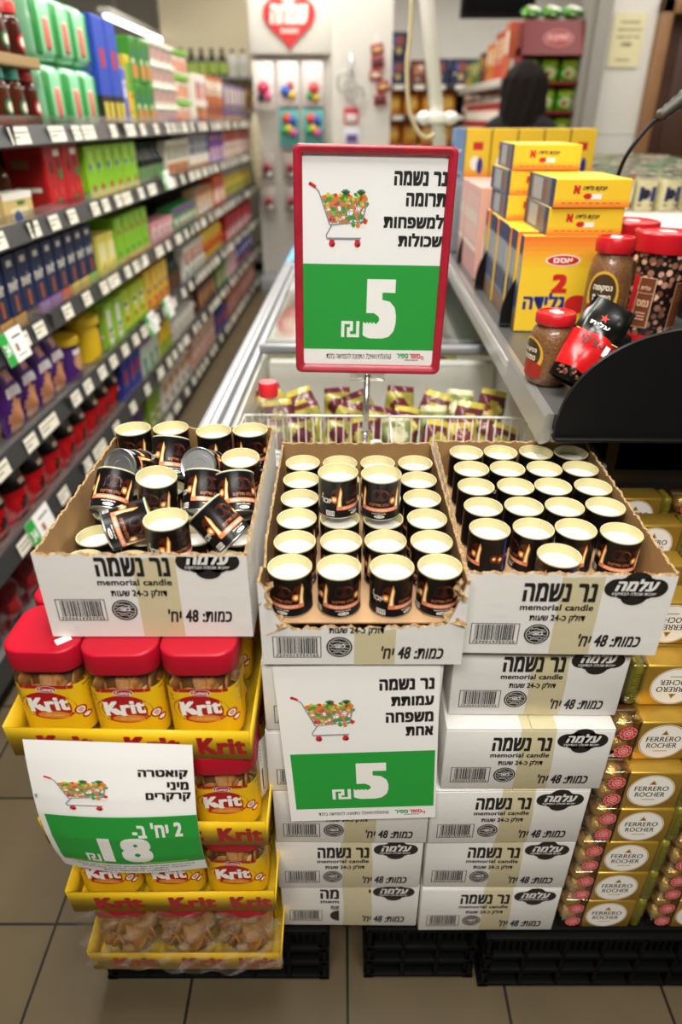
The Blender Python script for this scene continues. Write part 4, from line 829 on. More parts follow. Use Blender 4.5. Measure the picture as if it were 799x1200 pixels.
# red stand with green sweet bags
rd = tag(empty('red_stand', (1.06, 4.74, 0)), 'red display stand of green sweet bags beside the grey column', 'display stand')
RST = flat('7c1018', .4)
MB().box(0, .36, .16, .18, 0, 1.74).build('back_panel', RST, rd)
for x in (-.012, .36): MB().box(x, x + .012, 0, .18, 0, 1.74).build('side_panel', RST, rd)
hd = MB(); hd.surf(lambda u, v: (-.012 + .384 * u, -.02 + .05 * v, 1.70 + .17 * v + .0 * u), 8, 2, 0); hd.box(-.012, .372, .035, .16, 1.70, 1.86, 0); f = Flat(); f.ell(.19, .08, .085, .045, 1, 1); f.ring(.19, .08, .08, .085, 2, 2, 30, .5); f.text('מתוקים', .13, .25, .06, .10, 2, 2, (.04, .03), res=1); f.emit(hd, lambda u, v, q: (u, -.02 + .05 * v / .17 - .002 - q, 1.70 + v), .001)
hd.build('header', [flat('780c12', .4), flat('9c2426'), flat('e8b0a8')], rd)
for z in (1.57, 1.42, 1.27, 1.1, .9): MB().box(0, .36, 0, .16, z - .015, z).build('shelf', RST, rd)
GB = Proto(g_bag('sweet_bag', .112, .06, .115, '4a9a1c', (('e', .5, .4, .32, .26, 'c8c890'), ('e', .4, .35, .14, .12, '7a4a28'), ('r', .1, .9, .75, .95, 'b8d030')), seed=50))
for r_, z in enumerate((1.57, 1.42, 1.27)):
    for k in range(3): GB((1.12 + .12 * k, 4.82, z + .001), (0, 0, rnd.uniform(-.08, .08)), 'green sweet bag in the red stand, %s shelf down, %s along' % (ORD[r_], ORD[k]), 'bag', 'green sweet bags')
for k in range(3): GB((1.11 + .12 * k, 4.83, 1.90), (R(-75), 0, 0), 'green sweet bag lying above the red header, %s along' % ORD[k], 'bag', 'green sweet bags')
# television under the ceiling
tv = tag(empty('television', (1.02, 5.45, 1.95)), 'black television hanging from the ceiling at the back', 'television')
MB().rbox(-.24, .24, 0, .06, 0, .34, .008).build('casing', BLACKPL, tv); MB().box(-.22, .22, -.002, .0, .025, .32).build('screen', mat('tv_screen', (.005, .005, .006), .12), tv)
MB().tube([(0, .05, .3), (0, .05, .9)], .018, 8).build('bracket', DARKMETAL, tv)
# leaning white post with clamp, and the cord beside it
wp = tag(empty('white_post', (.500, 3.4, .893)), 'leaning white post rising behind the framed sign', 'post')
MB().tube([(0, 0, 0), (-.336, 0, 1.962)], .030, 18).build('tube', mat('post_white', (.78, .74, .66), .45), wp)
cl = MB()
for s in (-1, 1): cl.lathe([(0, -.028)] + [(.022 * math.cos(R(a)), .028 * math.sin(R(a))) for a in range(-75, 76, 15)] + [(0, .028)], 14, 0, Matrix.Translation((-.085 + s * .055, -.025, .49)) @ Matrix.Scale(1.25, 4) @ Matrix.Rotation(R(90), 4, 'Y'))
cl.rbox(-.12, -.05, -.05, .03, .47, .51, .006, 0); cl.build('clamp', WHITEPL, wp)
cb_ = MB().tube(smooth_pts([Vector(p) for p in ((.22, 2.80, 2.85), (.235, 2.80, 1.75), (.228, 2.80, 1.55), (.24, 2.80, 1.42), (.27, 2.80, 1.35), (.305, 2.81, 1.32), (.338, 2.83, 1.33))]), .0075, 8).build('hanging_cord', flat('c8b88c', .6)); tag(cb_, 'cream cord hanging in a loop beside the white post', 'cord')
# notice on the wall
nt_ = MB().box(1.555, 1.735, 4.741, 4.745, 1.64, 1.90, 0); f = Flat()
for k, (t, a, b) in enumerate((('לקוחות יקרים', .04, .15), ('אין להכניס עגלות', .03, .165), ('מעבר לקו הקופות', .03, .16), ('תודה', .06, .12))): f.text(t, a, b, .205 - .035 * k, .225 - .035 * k, 1, 1, (.04, .02), res=1)
f.text('ההנהלה', .04, .12, .03, .045, 1, 1, (.04, .02), res=1); f.emit(nt_, front_fn(1.555, 4.7405, 1.64), .0005); o = nt_.build('paper_notice', [flat('e6dcae'), flat('7a7248')]); tag(o, 'yellowed paper notice with printed lines on the white wall', 'notice')
# a shopper seen from behind
def person():
    me = bpy.data.meshes.new('person'); V = [(0, 0, .88), (0, .0, 1.02), (0, .01, 1.2), (0, .01, 1.34), (0, -.0, 1.42), (0, -.015, 1.48), (0, -.02, 1.56),
        (.09, 0, .84), (.10, -.01, .48), (.10, .03, .10), (.10, -.10, .04), (-.09, 0, .84), (-.10, .0, .48), (-.10, .03, .10), (-.10, -.10, .04),
        (.16, .01, 1.33), (.21, .03, 1.06), (.20, -.08, .86), (.195, -.12, .80), (-.16, .01, 1.33), (-.21, .03, 1.06), (-.20, -.08, .86), (-.195, -.12, .80)]
    E = [(0, 1), (1, 2), (2, 3), (3, 4), (4, 5), (5, 6), (0, 7), (7, 8), (8, 9), (9, 10), (0, 11), (11, 12), (12, 13), (13, 14), (3, 15), (15, 16), (16, 17), (17, 18), (3, 19), (19, 20), (20, 21), (21, 22)]
    rad = [.13, .12, .135, .11, .05, .075, .088, .095, .062, .04, .035, .095, .062, .04, .035, .05, .042, .03, .034, .05, .042, .03, .034]
    for s, h in ((1, 18), (-1, 22)):
        b = V[h]
        for k, (dx, L) in enumerate(((-.024, .065), (-.008, .075), (.008, .07), (.024, .055))):
            i = len(V); V += [(b[0] + dx * .9, b[1] - .03, b[2] - .02), (b[0] + dx * 1.1, b[1] - .035 - L * .3, b[2] - .02 - L * .5), (b[0] + dx * 1.1, b[1] - .03 - L * .3, b[2] - .02 - L)]
            E += [(h, i), (i, i + 1), (i + 1, i + 2)]; rad += [.0095, .0085, .0075]
        i = len(V); V += [(b[0] - s * .035, b[1] - .02, b[2] - .005), (b[0] - s * .045, b[1] - .045, b[2] - .035)]; E += [(h, i), (i, i + 1)]; rad += [.010, .0085]
    me.from_pydata(V, E, []); me.update(); o = bpy.data.objects.new('person', me); COL.objects.link(o)
    m = o.modifiers.new('skin', 'SKIN'); 
    for i, r in enumerate(rad): me.skin_vertices[0].data[i].radius = (r, r * (.75 if i in (0, 1, 2, 3) else 1))
    me.skin_vertices[0].data[0].use_root = True
    sd = o.modifiers.new('smooth', 'SUBSURF'); sd.levels = 2; sd.render_levels = 2
    me.materials.append(mat('skin', (.55, .33, .22), .5)); return o
def smooth_shade(o):
    for p in o.data.polygons: p.use_smooth = True
pr = person()
bpy.context.view_layer.update(); dg = bpy.context.evaluated_depsgraph_get(); ev = pr.evaluated_get(dg); me = bpy.data.meshes.new_from_object(ev)
pr.modifiers.clear(); pr.data = me; smooth_shade(pr)
# clothes are the body's own shape pushed outwards a little
def garment(name, z0, z1, xmax, off, m, armcut=None):
    vs = [v.co + v.normal * off for v in me.vertices]; keep = [p for p in me.polygons if all(z0 < me.vertices[i].co.z < z1 for i in p.vertices) and not (armcut and any(abs(me.vertices[i].co.x) > .145 and me.vertices[i].co.z < armcut for i in p.vertices))]
    idx = {}; nv = []; nf = []
    for p in keep:
        f = []
        for i in p.vertices:
            if i not in idx: idx[i] = len(nv); nv.append(vs[i])
            f.append(idx[i])
        nf.append(f)
    return MB().add(nv, nf, 0, True).build(name, m, pr)
garment('sweater', .84, 1.41, 1, .012, flat('141216', .9), .9); garment('trousers', .06, .92, .14, .010, flat('22262e', .8), .93)
fc = MB()
for s in (-1, 1):
    fc.lathe([(0, -.011), (.009, -.006), (.011, 0), (.009, .006), (0, .011)], 10, 0, Matrix.Translation((s * .031, -.098, 1.545))); fc.lathe([(0, -.006), (.005, -.002), (0, .003)], 8, 1, Matrix.Translation((s * .031, -.108, 1.545)))
    fc.lathe([(0, -.03), (.012, -.015), (.014, .01), (0, .03)], 8, 2, Matrix.Translation((s * .088, -.015, 1.535)))
fc.lathe([(0, -.02), (.014, -.012), (.009, .01), (0, .03)], 8, 2, Matrix.Translation((0, -.108, 1.525))); fc.rbox(-.022, .022, -.104, -.09, 1.485, 1.494, .003, 3); fc.build('face', [flat('f0ece6', .3), flat('2a1a12', .3), mat('skin', (0, 0, 0)), flat('9a4a44')], pr)
hm = MB()
def hairf(u, v):
    a = 2 * math.pi * u; z = 1.655 - .40 * v; r = .108 * min(1, (v * 5 + .02) ** .5) * (1 + .10 * math.sin(3.2 * v)) + .007 * math.sin(11 * a + 9 * v) * min(1, v * 5) + .005 * math.sin(23 * a - 14 * v) * min(1, v * 4)
    x, y = r * math.cos(a), r * math.sin(a) * 1.02
    if y < -.02 and z < 1.585: y = -.02 - (y + .02) * .12; x *= 1.02
    return (x, y + .0, z)
hm.surf(hairf, 48, 24, 0); hm.build('hair', mat('hair_dark', (.010, .006, .005), .75, spec=.15), pr)
pr.location = (1.0, 4.36, 0); pr.rotation_euler = (0, 0, R(160)); tag(pr, 'person with long dark wavy hair in dark clothes, standing behind the dessert cups facing away', 'person')

# ------------------------------------------------------------------ black crates under the stacks
def crate(x0, x1, y0, y1, h, label):
    t = MB(); W, D = x1 - x0, y1 - y0
    t.rbox(0, W, 0.012, D, h - .012, h, .004); t.box(.01, W - .01, .014, .018, .01, h - .01); t.box(.010, .014, .014, D - .01, .01, h - .01); t.box(W - .014, W - .010, .014, D - .01, .01, h - .01); t.box(.01, W - .01, D - .018, D - .014, .01, h - .01)
    n = max(2, round(W / .065))
    for k in range(n + 1):
        x = .008 + (W - .016) * k / n; t.rbox(x - .004, x + .004, 0, .018, .004, h - .008, .002)
    for z in (.008, .055, .10, h - .012): t.rbox(0, W, 0, .018, z - .005, z + .005, .003)
    for k in range(int(W / .012)): t.box(.012 * k + .002, .012 * k + .006, .006, .016, h - .055, h - .015)
    for yy in (0, 1):
        for k in range(6):
            y = .01 + (D - .02) * k / 5; t.box(W - .018 if yy else 0, W if yy else .018, y - .004, y + .004, .004, h - .008)
    for z in (.008, .055, .10): t.box(0, .018, 0, D, z - .005, z + .005); t.box(W - .018, W, 0, D, z - .005, z + .005)
    o = t.build('plastic_crate', mat('crate_black', (.004, .004, .004), .6, spec=.06)); o.location = (x0, y0, 0); return tag(o, label, 'crate')
crate(-.43, -.022, .652, 1.0, .168, 'black plastic crate under the cracker jars and the middle cartons')
crate(.042, .243, .655, 1.0, .168, 'small black plastic crate under the plain carton stack')
crate(.25, .735, .640, 1.0, .168, 'wide black plastic crate under the gold chocolate boxes')

# ------------------------------------------------------------------ candle cartons
CARD = mat('white_board', (.74, .72, .68), .6, var=.05, vscale=6, bump=.15, bscale=60)
KRAFT = mat('kraft_board', (.34, .19, .07), .7, var=.12, vscale=30, bump=.1, bscale=120)
KRAFTE = mat('kraft_edge', (.42, .27, .13), .8, var=.5, vscale=260)
INK = mat('black_ink', (.012, .011, .010), .5)
TAPE = clear('packing_tape', (.95, .91, .74), .05, .25, (1, .95, .85))
def print_carton(W, H, dv=0, skip=()):
    f = Flat(); X = lambda a: a * W; V = lambda a: (1 - a) * H + dv
    if 'title' not in skip: f.text('נר נשמה', X(.285), X(.635), V(.345), V(.125), 0, 1, (.048, .024))
    if 'titleL' in skip: f.text('מה', X(.285), X(.42), V(.345), V(.125), 0, 1, (.045, .02)); f.rect(X(.635), X(.65), V(.2), V(.125), 0, 1)
    if 'memo' not in skip: f.text('memorial candle', X(.28), X(.635), V(.45), V(.375), 0, 1, (.03, .02))
    if 'orial' in skip: f.text('orial candle', X(.37), X(.635), V(.45), V(.375), 0, 1, (.03, .02))
    if 'memL' in skip: f.text('mem', X(.285), X(.42), V(.45), V(.39), 0, 1, (.03, .02)); f.text('שעות', X(.36), X(.42), V(.6), V(.51), 0, 1)
    if 'hours' not in skip: f.text('דולק כ-24 שעות', X(.335), X(.605), V(.60), V(.495), 0, 1, (.04, .03))
    # barcode
    x0, x1, y0, y1 = X(.055), X(.295), V(.875), V(.615); rn = random.Random(3)
    for e in ((x0, x1, y0, y0 + .0009), (x0, x1, y1 - .0009, y1), (x0, x0 + .0009, y0, y1), (x1 - .0009, x1, y0, y1)): f.rect(*e, 0, 1)
    x = x0 + .005
    while x < x1 - .006:
        w = rn.choice([.0006, .0006, .0011, .0016]); f.rect(x, x + w, y0 + .006, y1 - .002, 0, 1); x += w + rn.choice([.0007, .0007, .0012])
    f.text('7290019750765', x0 + .003, x1 - .003, y0 + .0015, y0 + .0052, 0, 1, (.02, .01), res=1)
    # seal
    if 'sealhalf' not in skip:
        cx, cy, r = X(.385), V(.745), H * .125; f.ell(cx, cy, r, r, 0, 1, 32); f.ring(cx, cy, r * .82, r * .87, 1, 2)
        rn = random.Random(5)
        for k in range(5):
            yy = cy - r * .55 + k * r * .26; hw = math.sqrt(max(0, (r * .74) ** 2 - (yy - cy) ** 2))
            f.path([(cx - hw + 2 * hw * q / 8, yy + rn.uniform(-1, 1) * r * .09) for q in range(9)], r * .05, 1, 2)
        f.text('כשר', cx - r * .45, cx + r * .45, cy - r * .1, cy + r * .25, 1, 3, res=1)
    else: f.poly([(X(.42), V(.62)), (X(.42), V(.87))] + [(X(.42) - H * .125 * math.sin(a), V(.745) + H * .125 * -math.cos(a)) for a in [math.pi * k / 10 for k in range(11)]], 0, 1)
    f.text("כמות: 48 יח'", X(.595), X(.905), V(.895), V(.735), 0, 1, (.035, .02), .2)
    # black cloud with the name
    if 'cloud' not in skip:
        cx, cy = X(.815), V(.175)
        f.ell(cx, cy, W * .105, H * .10, 0, 1, 32)
        for dx, dy, rx, ry in ((-.092, .0, .058, .105), (.092, .0, .058, .105), (0, -.105, .062, .095), (0, .085, .066, .10), (-.05, .03, .055, .09), (.05, .03, .055, .09), (.05, -.05, .045, .08), (-.05, -.05, .045, .08)): f.ell(cx + dx * W, cy + dy * H, rx * W, ry * H, 0, 1.3, 24)
        f.text('עלמה', cx - W * .1, cx + W * .105, cy - H * .035, cy + H * .105, 1, 4, (.05, .03), .25)
        f.text('איכות שכולה הבדוקה!', cx - W * .11, cx + W * .1, cy - H * .095, cy - H * .045, 1, 4, (.02, .015), .25, res=2)
    return f
def closed_carton(skip=(), flapgap=0):
    W, D, H = .23, .345, .1225
    o = MB().rbox(-W / 2, W / 2, 0, D, 0, H - .003, .0022).build('candle_carton', CARD)
    for s in (-1, 1):
        fl = MB()
        if s < 0: fl.rbox(-W / 2 + .0005, -.0007, .0005, D - .0005, H - .003, H - .0004, .0008)
        else: fl.rbox(.0007, W / 2 - .0005, .0005, D - .0005, H - .003, H - .0004, .0008)
        fl.build('flap', CARD, o)
    tp = MB(); tx0, tx1 = -.012, .036
    tp.surf(lambda u, v: (tx0 + (tx1 - tx0) * u + .0015 * math.sin(v * 9), -.0003 if v < .5 else (v - .5) * 2 * D, .002 + (H - .0015) * v * 2 if v < .5 else H + .00015), 2, 16, 0, False)
    tp.build('tape', TAPE, o)
    mb = MB(); print_carton(W, H, 0, skip).emit(mb, front_fn(-W / 2, -.0006, 0), .0001); mb.build('printing', [INK, CARD], o)
    return o
CC = Proto(closed_carton()); C2 = Proto(closed_carton(('title', 'titleL', 'memo', 'memL', 'hours', 'sealhalf')))
HB = .125
pos = ['bottom', 'second from the bottom', 'third from the bottom', 'fourth from the bottom', 'top closed']
for k, (x, y, rz) in enumerate([(.015, .658, -.4), (.013, .650, .3), (.0155, .645, -.3), (.012, .642, .3), (.0145, .640, 0)]):
    P = C2 if k == 0 else CC
    P((x, y, .170 + HB * k), (0, 0, R(rz)), 'white candle carton%s, %s of the stack behind the paper price sheet' % (' with taped-over print' if k == 0 else '', pos[k]), 'carton', 'closed candle cartons')
for k, (x, y, rz) in enumerate([(.2475, .650, .2), (.248, .650, -.3), (.247, .645, .6), (.2575, .645, 0), (.262, .667, -.5)]):
    CC((x, y, .170 + HB * k), (0, 0, R(rz)), 'white memorial candle carton, %s of the stack beside the gold chocolates' % pos[k], 'carton', 'closed candle cartons')

# ------------------------------------------------------------------ cut-open trays
def tray(W, D, H, fz, lz, rz_, bz, skip, dv, clipz, liner, name='candle_tray'):
    mb = MB(); T = .0035
    def wall(p, q, inn, zf, n):
        p, q, inn = Vector(p), Vector(q), Vector(inn)
        A = [p.lerp(q, k / n) for k in range(n + 1)]
        vs = []; fs = []; ms = []
        for k, a in enumerate(A):
            z = zf(k / n); zz = z - .0035 * abs(math.sin(k * 2.7)); z3 = z - .002 * abs(math.sin(k * 1.9 + 1))
            vs += [(a.x, a.y, 0), (a.x, a.y, zz), (a.x + inn.x * T * .5, a.y + inn.y * T * .5, z), (a.x + inn.x * T, a.y + inn.y * T, z3), (a.x + inn.x * T, a.y + inn.y * T, 0)]
        for k in range(n):
            for j, m_ in ((0, 0), (1, 2), (2, 2), (3, 1)): fs.append((k * 5 + j, (k + 1) * 5 + j, (k + 1) * 5 + j + 1, k * 5 + j + 1)); ms.append(m_)
        fs += [(0, 1, 2, 3, 4), tuple(n * 5 + j for j in (4, 3, 2, 1, 0))]; ms += [2, 2]
        mb.add(vs, fs, ms)
    w = W / 2
    wall((-w, 0, 0), (w, 0, 0), (0, 1, 0), fz, 70); wall((-w, D, 0), (w, D, 0), (0, -1, 0), bz, 40)
    wall((-w - .0003, .0008, 0), (-w - .0003, D - .0008, 0), (1, 0, 0), lz, 80); wall((w + .0003, .0008, 0), (w + .0003, D - .0008, 0), (-1, 0, 0), rz_, 80)
    mb.box(-w + .001, w - .001, .001, D - .001, .0003, .003, 0)
    o = mb.build(name, [CARD, KRAFT, KRAFTE], recalc=False)
    if liner: MB().rbox(-w + .005, w - .005, .005, D - .005, liner - .003, liner, .0008).build('divider_sheet', mat('divider_board', (.42, .25, .12), .7, var=.1, vscale=12), o)
    mb = MB(); print_carton(W, H, dv, skip).emit(mb, front_fn(-w, -.0006, 0), .00006)
    mb.build('printing', [INK, CARD], o, clip=((0, 0, clipz), (0, 0, 1)) if clipz else None)
    tp = MB(); tp.surf(lambda u, v: (-.01 + .05 * u, -.0003, .001 + (min(fz((-.01 + .05 * u + w) / W), H) - .006) * v), 4, 2, 0, False); tp.build('tape', TAPE, o)
    return o
jag = lambda t, a=.0012: a * math.sin(t * 61) + a * .7 * math.sin(t * 143 + 1)
TL_ = tray(.244, .365, .122, lambda t: .121 + jag(t), lambda t: .121 + jag(t), lambda t: .121 + jag(t), lambda t: .121 + jag(t), (), .010, .1175, .0)
TL_.location = (-.229, .640, .8335); TL_.rotation_euler = (0, 0, R(.0)); tag(TL_, 'open white candle tray full of scattered cans standing on the cracker jars', 'tray')
def torn(t):
    pts = [(0, .124), (.03, .118), (.07, .085), (.11, .061), (.2, .056), (.35, .060), (.5, .057), (.7, .060), (.86, .062), (.92, .068), (.955, .095), (.985, .122), (1, .125)]
    for (a, b), (c, d) in zip(pts, pts[1:]):
        if a <= t <= c: return b + (d - b) * (t - a) / (c - a) + jag(t, .002)
    return .125
TM_ = tray(.244, .385, .127, torn, lambda t: .125 + jag(t, .0015) - (.022 * math.exp(-((t - .16) / .05) ** 2)), lambda t: .126 + jag(t), lambda t: .126 + jag(t), ('title', 'memo', 'orial', 'cloud'), -.004, .0585, .0625)
TM_.location = (.026, .630, .7975); tag(TM_, 'open white candle tray with its front torn away, atop the middle stack', 'tray')
# torn scraps of board at the front corners
for (x, z, w, h, rx, rot) in ((-.103, .055, .03, .018, -50, -25), (-.115, .092, .014, .03, -20, 10), (.107, .066, .03, .018, -45, 20), (.113, .10, .012, .026, -15, -12)):
    M = Matrix.Translation((x, -.003, z)) @ Matrix.Rotation(R(rot), 4, 'Y') @ Matrix.Rotation(R(rx), 4, 'X')
    fl = MB(); fl.surf(lambda u, v: ((u - .5) * w * (1 - .4 * v) + .003 * math.sin(9 * v), .004 * math.sin(5 * u + 3 * v), v * h), 6, 5, 0, False, M); fl.build('torn_flap', KRAFTE, TM_)
TR_ = tray(.248, .375, .126, lambda t: .124 + jag(t), lambda t: .125 + jag(t, .0016), lambda t: .125 + jag(t), lambda t: .125 + jag(t), (), 0, 0, .0625)
TR_.location = (.2705, .650, .7965); TR_.rotation_euler = (0, 0, R(-1.2)); tag(TR_, 'open white candle tray of upright cans beside the gold chocolate boxes', 'tray')

# ------------------------------------------------------------------ candle cans
CB = mat('can_black', (.007, .006, .006), .3, spec=.22); CREAMT = mat('can_cream', (.56, .50, .26), .4); TIN = mat('can_tin', (.52, .53, .54), .3, .9)
WAX = mat('wax_white', (.90, .89, .86), .35, spec=.4); BLUERIM = mat('can_blue', (.02, .05, .16), .25, .2)
CR, CH = .0262, .0575
def candle_can():
    mb = MB(); n = 40
    prof = [(0, .0035), (.010, .0035), (.0105, .0028), (.0165, .0028), (.017, .0036), (.0235, .0036), (.0240, .0006), (.0256, 0), (.0266, .001), (.0266, .0022), (CR, .003), (CR, .0545), (.0267, .0555), (.0269, .0568), (.0264, CH), (.0255, .0572), (.0252, .0555), (.0250, .040), (0, .040)]
    ms = [2] * 9 + [0, 0] + [3] + [1] * 7
    mb.lathe(prof, n, ms)
    o = sharp(mb.build('candle_can', [CB, CREAMT, TIN, BLUERIM]), 50)
    w = MB(); w.lathe([(0, .0432), (.008, .0430), (.018, .0428), (.0235, .0432), (.0249, .0440), (.0249, .039)], 32, 0)
    w.build('wax', WAX, o)
    f = Flat()
    # s = arc length from the middle of the picture, h = height, in metres
    f.poly([(-.011, .030), (-.006, .045), (.002, .047), (.010, .041), (.012, .032), (.004, .028)], 5, .8); f.ell(.001, .0385, .012, .009, 4, .5, 24); f.path([(.002, .0445), (.008, .0435), (.012, .039)], .0006, 6, 1.2); f.poly([(-.004, .032), (.0, .040), (.005, .036), (.004, .031)], 4, 1.0)
    f.text('כולנו מדליקים', -.014, .013, .0205, .0265, 6, 1.5, (.03, .02), res=2)
    f.rect(-.027, .028, .0132, .0190, 0, 1, 18, 1); f.text('נרות במשפחות השכולות', -.018, .020, .0146, .0180, 7, 2, (.03, .02), res=2)
    f.text('memorial candle', -.010, .009, .0098, .0118, 1, 1, (.02, .02), res=1); f.ell(0, .0062, .007, .0022, 1, 1, 16); f.text('עלמה', -.004, .004, .0052, .0073, 3, 2, res=1)
    # flames and soft lights
    for c0 in (.0245, -.0235):
        f.ell(c0 - .003, .0335, .0080, .0125, 8, .4, 20); f.ell(c0 - .0065, .029, .0048, .0050, 9, .7, 18); f.ell(c0 - .0065, .029, .0028, .0028, 10, 1, 14)
        f.poly([(c0 - .0030, .0188), (c0 + .0032, .0188), (c0 + .0028, .030), (c0 + .0042, .040), (c0 + .0018, .0480), (c0 - .0003, .039), (c0 - .0016, .030)], 11, 1.2); f.poly([(c0 - .0018, .0190), (c0 + .0018, .0190), (c0 + .0018, .029), (c0 + .0026, .0385), (c0 + .0015, .0440), (c0 + .0004, .036), (c0 - .0006, .028)], 12, 1.6)
    for s, h, r in ((.046, .026, .003), (.055, .024, .0034), (.068, .027, .003)):
        f.ell(s, h, r * 1.9, r * 2.1, 8, .4, 16); f.ell(s, h, r, r, 9, .8, 16); f.ell(s, h, r * .55, r * .55, 10, 1.1, 12)
    f.rect(.060, .0632, .006, .053, 2, 1, 1, 1)
    f.text('יזכור', -.050, -.034, .0225, .0295, 1, 1.5, (.02, .015), res=2); f.ell(-.0475, .0335, .0008, .0024, 1, 1.5, 10)
    f.rect(-.042, -.030, .0040, .0115, 1, 1, 4, 1)
    for k in range(11): f.rect(-.0410 + k * .001, -.0410 + k * .001 + (.0004 if k % 3 else .0007), .0052, .0108, 3, 2)
    mb = MB(); rr = CR + .00008
    f.emit(mb, lambda u, v, q: ((rr + q) * math.sin(u / rr), -(rr + q) * math.cos(u / rr), v), .00006)
    H_ = lambda h, r=.3: flat(h, r)
    mb.build('label_print', [H_('e08058'), H_('f4f0e8'), H_('1c3c9c'), H_('15110f'), H_('3a130e'), H_('52160f'), H_('a86038'), H_('f4d8c0'), H_('4a1c0c'), H_('d8742c'), H_('ffe2a0'), H_('e8a040'), H_('fff0c0')], o)
    return o
CAN = Proto(candle_can())
def can(loc, rot, lab, grp): return CAN(loc, rot, lab, 'candle', grp)
# middle tray: four columns, six rows, two more standing on top
rows = ['front', 'second', 'third', 'fourth', 'fifth', 'back']; cols = ['first', 'second', 'third', 'fourth']
zt = .7975 + .0625 + .0006
for r_ in range(6):
    for c_ in range(4):
        x = .028 + (c_ - 1.5) * .0575 + (.003 if (r_ == 0 and c_ >= 2) else 0) + (-.002 if r_ == 0 and c_ < 2 else 0) + rnd.uniform(-.0012, .0012); y = .668 + .0565 * r_ + rnd.uniform(-.001, .001)
        a = {0: [-22, 12, 48, 6][c_]}.get(r_, rnd.uniform(-60, 60))
        can((x, y, zt), (0, 0, R(a)), 'upright open candle can in the torn tray, %s row, %s from the left' % (rows[r_], cols[c_]), 'cans in the torn tray')
can((-.004, .803, zt + .0582), (0, 0, R(55)), 'open candle can standing on top of the torn tray, its white lettering showing', 'cans on top of the torn tray')
can((.053, .798, zt + .0582), (0, 0, R(-6)), 'open candle can standing on top of the torn tray, its flame at one edge', 'cans on top of the torn tray')
# right tray: back rows upright, one lone can in front
zr = .7965 + .0625 + .0006
for r_ in range(5):
    for c_ in range(4):
        x = .1965 + c_ * .0562 + .0013 * (r_ - 1) + rnd.uniform(-.001, .001); y = .757 + .0585 * r_ + rnd.uniform(-.001, .001) + (-.012 if (r_ == 0 and c_ == 3) else 0)
        a = [-92, -80, -38, -12][c_] if r_ == 0 else rnd.uniform(40, 140)
        can((x, y, zr), (0, 0, R(a)), 'upright open candle can beside the gold chocolates, %s full row, %s from the left' % (rows[r_], cols[c_]), 'cans in the neat tray')
can((.268, .694, zr), (0, 0, R(-105)), 'lone open candle can in front of the full rows, beside the gold chocolates', 'cans in the neat tray')
# left tray: lower layer upright, the rest thrown in
zl = .8335 + .0036; LG = 'scattered candle cans'
for (x, y, a, l) in [(-.318, .690, 30, 'upright can at the front corner of the scattered tray, nearest the jar lids'), (-.260, .688, 60, 'upright can at the front wall of the scattered tray, second along'), (-.145, .688, 100, 'upright can at the front wall of the scattered tray, by the torn tray'),
                     (-.202, .690, 10, 'upright can sunk under the big white candle of the scattered tray'), (-.318, .750, 70, 'upright can with white wax below the sideways can, scattered tray'), (-.256, .752, 20, 'upright can sunk beneath the sideways can, scattered tray'), (-.190, .752, 90, 'upright can sunk behind the big white candle, scattered tray'), (-.136, .750, 90, 'upright can sunk under the tilted can, scattered tray'),
                     (-.316, .815, 10, 'lower layer can under the steel-bottomed cans, aisle side of the scattered tray'), (-.256, .815, 10, 'lower layer can in the middle of the scattered tray'), (-.196, .815, 40, 'lower layer can towards the torn tray, scattered tray'), (-.138, .815, 10, 'lower layer can against the wall shared with the torn tray'),
                     (-.316, .880, 0, 'lower layer can in the rear half, aisle side, scattered tray'), (-.256, .880, 0, 'lower layer can in the rear half, second from the aisle'), (-.196, .880, 0, 'lower layer can in the rear half, third from the aisle'), (-.138, .880, 0, 'lower layer can in the rear half, beside the torn tray'),
                     (-.316, .962, 0, 'lower can beneath the rear upright row, first from the aisle'), (-.256, .962, 0, 'lower can beneath the rear upright row, second from the aisle'), (-.196, .962, 0, 'lower can beneath the rear upright row, third from the aisle'), (-.138, .962, 0, 'lower can beneath the rear upright row, beside the torn tray')]:
    can((x, y, zl + .016), (0, 0, R(a)), l, LG)
def tilt(center, axis, spin, lab):        # centre of the can, direction its open end points to, which part of its picture faces the aisle end
    c = Vector(center); Z = Vector(axis).normalized(); d = Vector((0, 0, 1.38)) - c; d = (d - Z * d.dot(Z)).normalized(); Y = -d; X = Y.cross(Z)
    M = Matrix((X, Y, Z)).transposed() @ Matrix.Rotation(R(spin), 3, 'Z')
    can(c - Z * CH / 2, M.to_euler(), lab, LG)
zu = zl + .016 + .0582
for (x, y, a, l) in [(-.3195, .966, -10, 'rear upright can in the scattered tray, first from the aisle'), (-.262, .969, 0, 'rear upright can in the scattered tray, second from the aisle'), (-.194, .957, 60, 'rear upright can in the scattered tray, third from the aisle'), (-.139, .962, 20, 'rear upright can in the scattered tray, beside the torn tray')]:
    can((x, y, zu), (0, 0, R(a)), l, LG)
can((-.2085, .694, zu), (0, 0, R(62)), 'big upright white candle standing in front of the scattered pile', LG)
can((-.143, .868, zu), (R(4), R(-3), R(60)), 'upright candle with white wax behind the flame cans, scattered pile', LG)
tilt((-.308, .893, .938), (.25, .8, -.42), 20, 'can showing its grey steel bottom, aisle side of the scattered pile')
tilt((-.200, .895, .938), (.12, .8, -.45), 20, 'can showing its grey steel bottom in the middle of the scattered pile')
tilt((-.252, .905, .948), (.05, .55, .8), 25, 'can leaning away between the two steel bottoms, scattered pile')
tilt((-.308, .806, .942), (.10, .72, .66), -8, 'leaning can with blue edge and steel foot, aisle side of the scattered pile')
tilt((-.246, .800, .944), (.10, -.10, 1), -25, 'can with cream rim slightly tilted in the middle of the scattered pile')
tilt((-.186, .806, .942), (.02, .66, .75), 22, 'leaning flame can with blue edge in the middle of the scattered pile')
